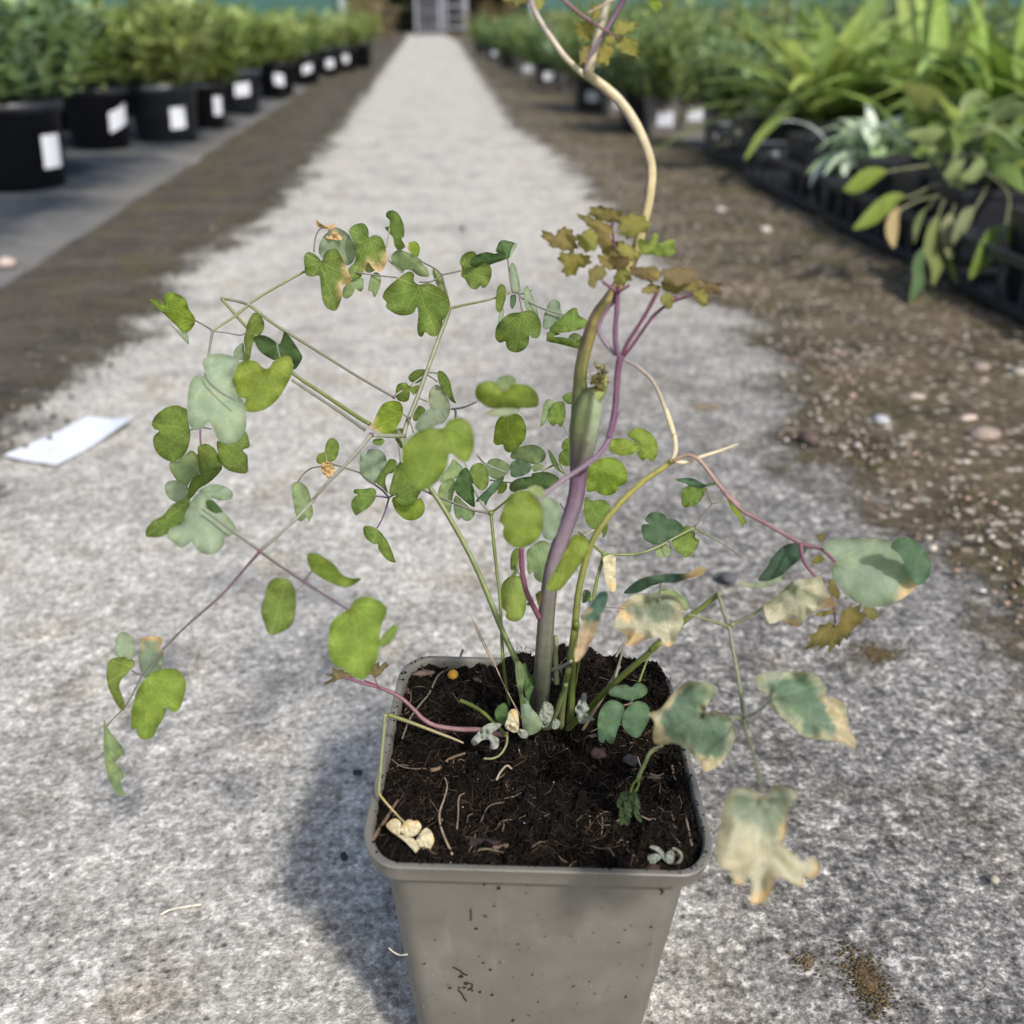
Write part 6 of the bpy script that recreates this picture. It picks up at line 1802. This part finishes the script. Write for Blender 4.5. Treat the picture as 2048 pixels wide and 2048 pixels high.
# green windbreak screens
def screen(x0, x1, y, h, lab):
    t = empty('windbreak_screen', ((x0 + x1) / 2, y, 0), lab, 'windbreak')
    mb = MB()
    n = 40; v, f = [], []
    for i in range(n + 1):
        xx = x0 + (x1 - x0) * i / n
        off = 0.03 * math.sin(i * 1.7) + 0.02 * math.sin(i * 0.6)
        v += [(xx, y + off, 0.05), (xx, y + off, h)]
    for i in range(n): f.append((2 * i, 2 * i + 2, 2 * i + 3, 2 * i + 1))
    mb.add(v, f, (0.050, 0.115, 0.095)); mb.build('netting', M['net'], t)
    k = max(2, int(abs(x1 - x0) / 1.8) + 1)
    for i in range(k):
        xx = x0 + (x1 - x0) * i / (k - 1)
        mb = MB(); mb.box((xx - 0.04, y - 0.12, 0), (xx + 0.04, y - 0.05, h + 0.05), (0.26, 0.30, 0.29)); mb.build('post', M['net'], t, False)


screen(-9, -0.92, 14.5, 2.2, 'dark green windbreak netting left of the far path')
screen(1.62, 9, 15.5, 2.2, 'dark green windbreak netting right of the far path')
# grasses and shrubs near the path's end
bushy('ornamental_grass', -0.95, 16.5, 0, .5, 1.1, 420, (0.26, 0.23, 0.10), 'tan grassy clump at the far end of the left row', 'plant', None, 901, 0.03, 0.35, 20, 0.8)
bushy('ornamental_grass', -0.75, 19.5, 0, .5, 0.9, 420, (0.33, 0.27, 0.14), 'straw coloured clump beyond the tan grass at left', 'plant', None, 902, 0.03, 0.3, 20, 0.8)
bushy('bed_plant', 1.25, 16.5, 0.0, .35, .55, 360, (0.17, 0.16, 0.05), 'olive leafy plant at the far right end of the path', 'plant', None, 903, 0.03, 0.15)
bushy('bed_plant', 1.35, 19.5, 0.0, .5, .8, 360, (0.19, 0.14, 0.06), 'bronze leafy plant far right beside the path end', 'plant', None, 904, 0.03, 0.2)
bushy('bed_plant', 1.6, 24, 0.0, .6, .7, 360, (0.15, 0.13, 0.06), 'brownish low shrub far right before the trolleys', 'plant', None, 905, 0.03, 0.2)
bushy('bed_plant', -1.0, 24, 0.0, .6, .7, 360, (0.16, 0.14, 0.07), 'brownish low shrub far left before the hedge', 'plant', None, 906, 0.03, 0.2)
# far hedge
hd = empty('hedge', (0, 36, 0), 'dark evergreen hedge closing the far end of the path', 'hedge')
mb = MB(); rh = random.Random(6)
for i in range(3000):
    p = Vector((rh.uniform(-14, 14), 36 + rh.uniform(-0.8, 0.8), rh.uniform(0, 5)))
    a = rh.uniform(0, 6.283)
    blade(mb, p, Vector((math.cos(a), math.sin(a), rh.uniform(-0.3, 0.8))), rh.uniform(.4, .8), rh.uniform(.2, .4), 0.6, jit((0.022, 0.038, 0.012), rh), 0.2, 2)
mb.build('foliage', M['bgleaf'], hd)
mb = MB(); mb.box((-16, 37, 0), (16, 38.5, 5), (0.010, 0.014, 0.006)); mb.build('dark_core', M['bgleaf'], hd, False)  # solid dark box as the hedge core, behind the leaf blades
# far trolleys
def trolley(x0, x1, y, h, n, c_, lab):
    t = empty('plant_trolley', ((x0 + x1) / 2, y, 0), lab, 'trolley')
    for x in (x0, x1):
        for yy in (y, y + 1.2):
            mb = MB(); mb.box((x - 0.03, yy - 0.03, 0.1), (x + 0.03, yy + 0.03, h), c_); mb.build('upright', M['metal'], t, False)
            mb = MB(); mb.box((x - 0.02, yy - 0.05, 0.0), (x + 0.02, yy + 0.05, 0.1), (0.05, 0.05, 0.05)); mb.build('wheel', M['black'], t, False)
    for i in range(n):
        z = 0.14 + (h - 0.25) * i / (n - 1)
        mb = MB(); mb.box((x0 + 0.03, y - 0.028, z), (x1 - 0.03, y + 1.2, z + 0.05), tuple(q * (1.0 if i % 2 == 0 else 0.75) for q in c_)); mb.build('shelf', M['metal'], t, False)
    mb = MB(); mb.box((x0 + 0.031, y + 1.205, 0.14), (x1 - 0.031, y + 1.22, h - 0.1), tuple(q * 0.35 for q in c_)); mb.build('back_mesh', M['metal'], t, False)


trolley(0.03, 0.70, 30.0, 1.9, 9, (0.24, 0.25, 0.28), 'grey metal shelved plant trolley standing at the path end')
trolley(0.86, 1.45, 31.5, 1.9, 7, (0.27, 0.28, 0.31), 'pale metal trolley right of the grey trolley')
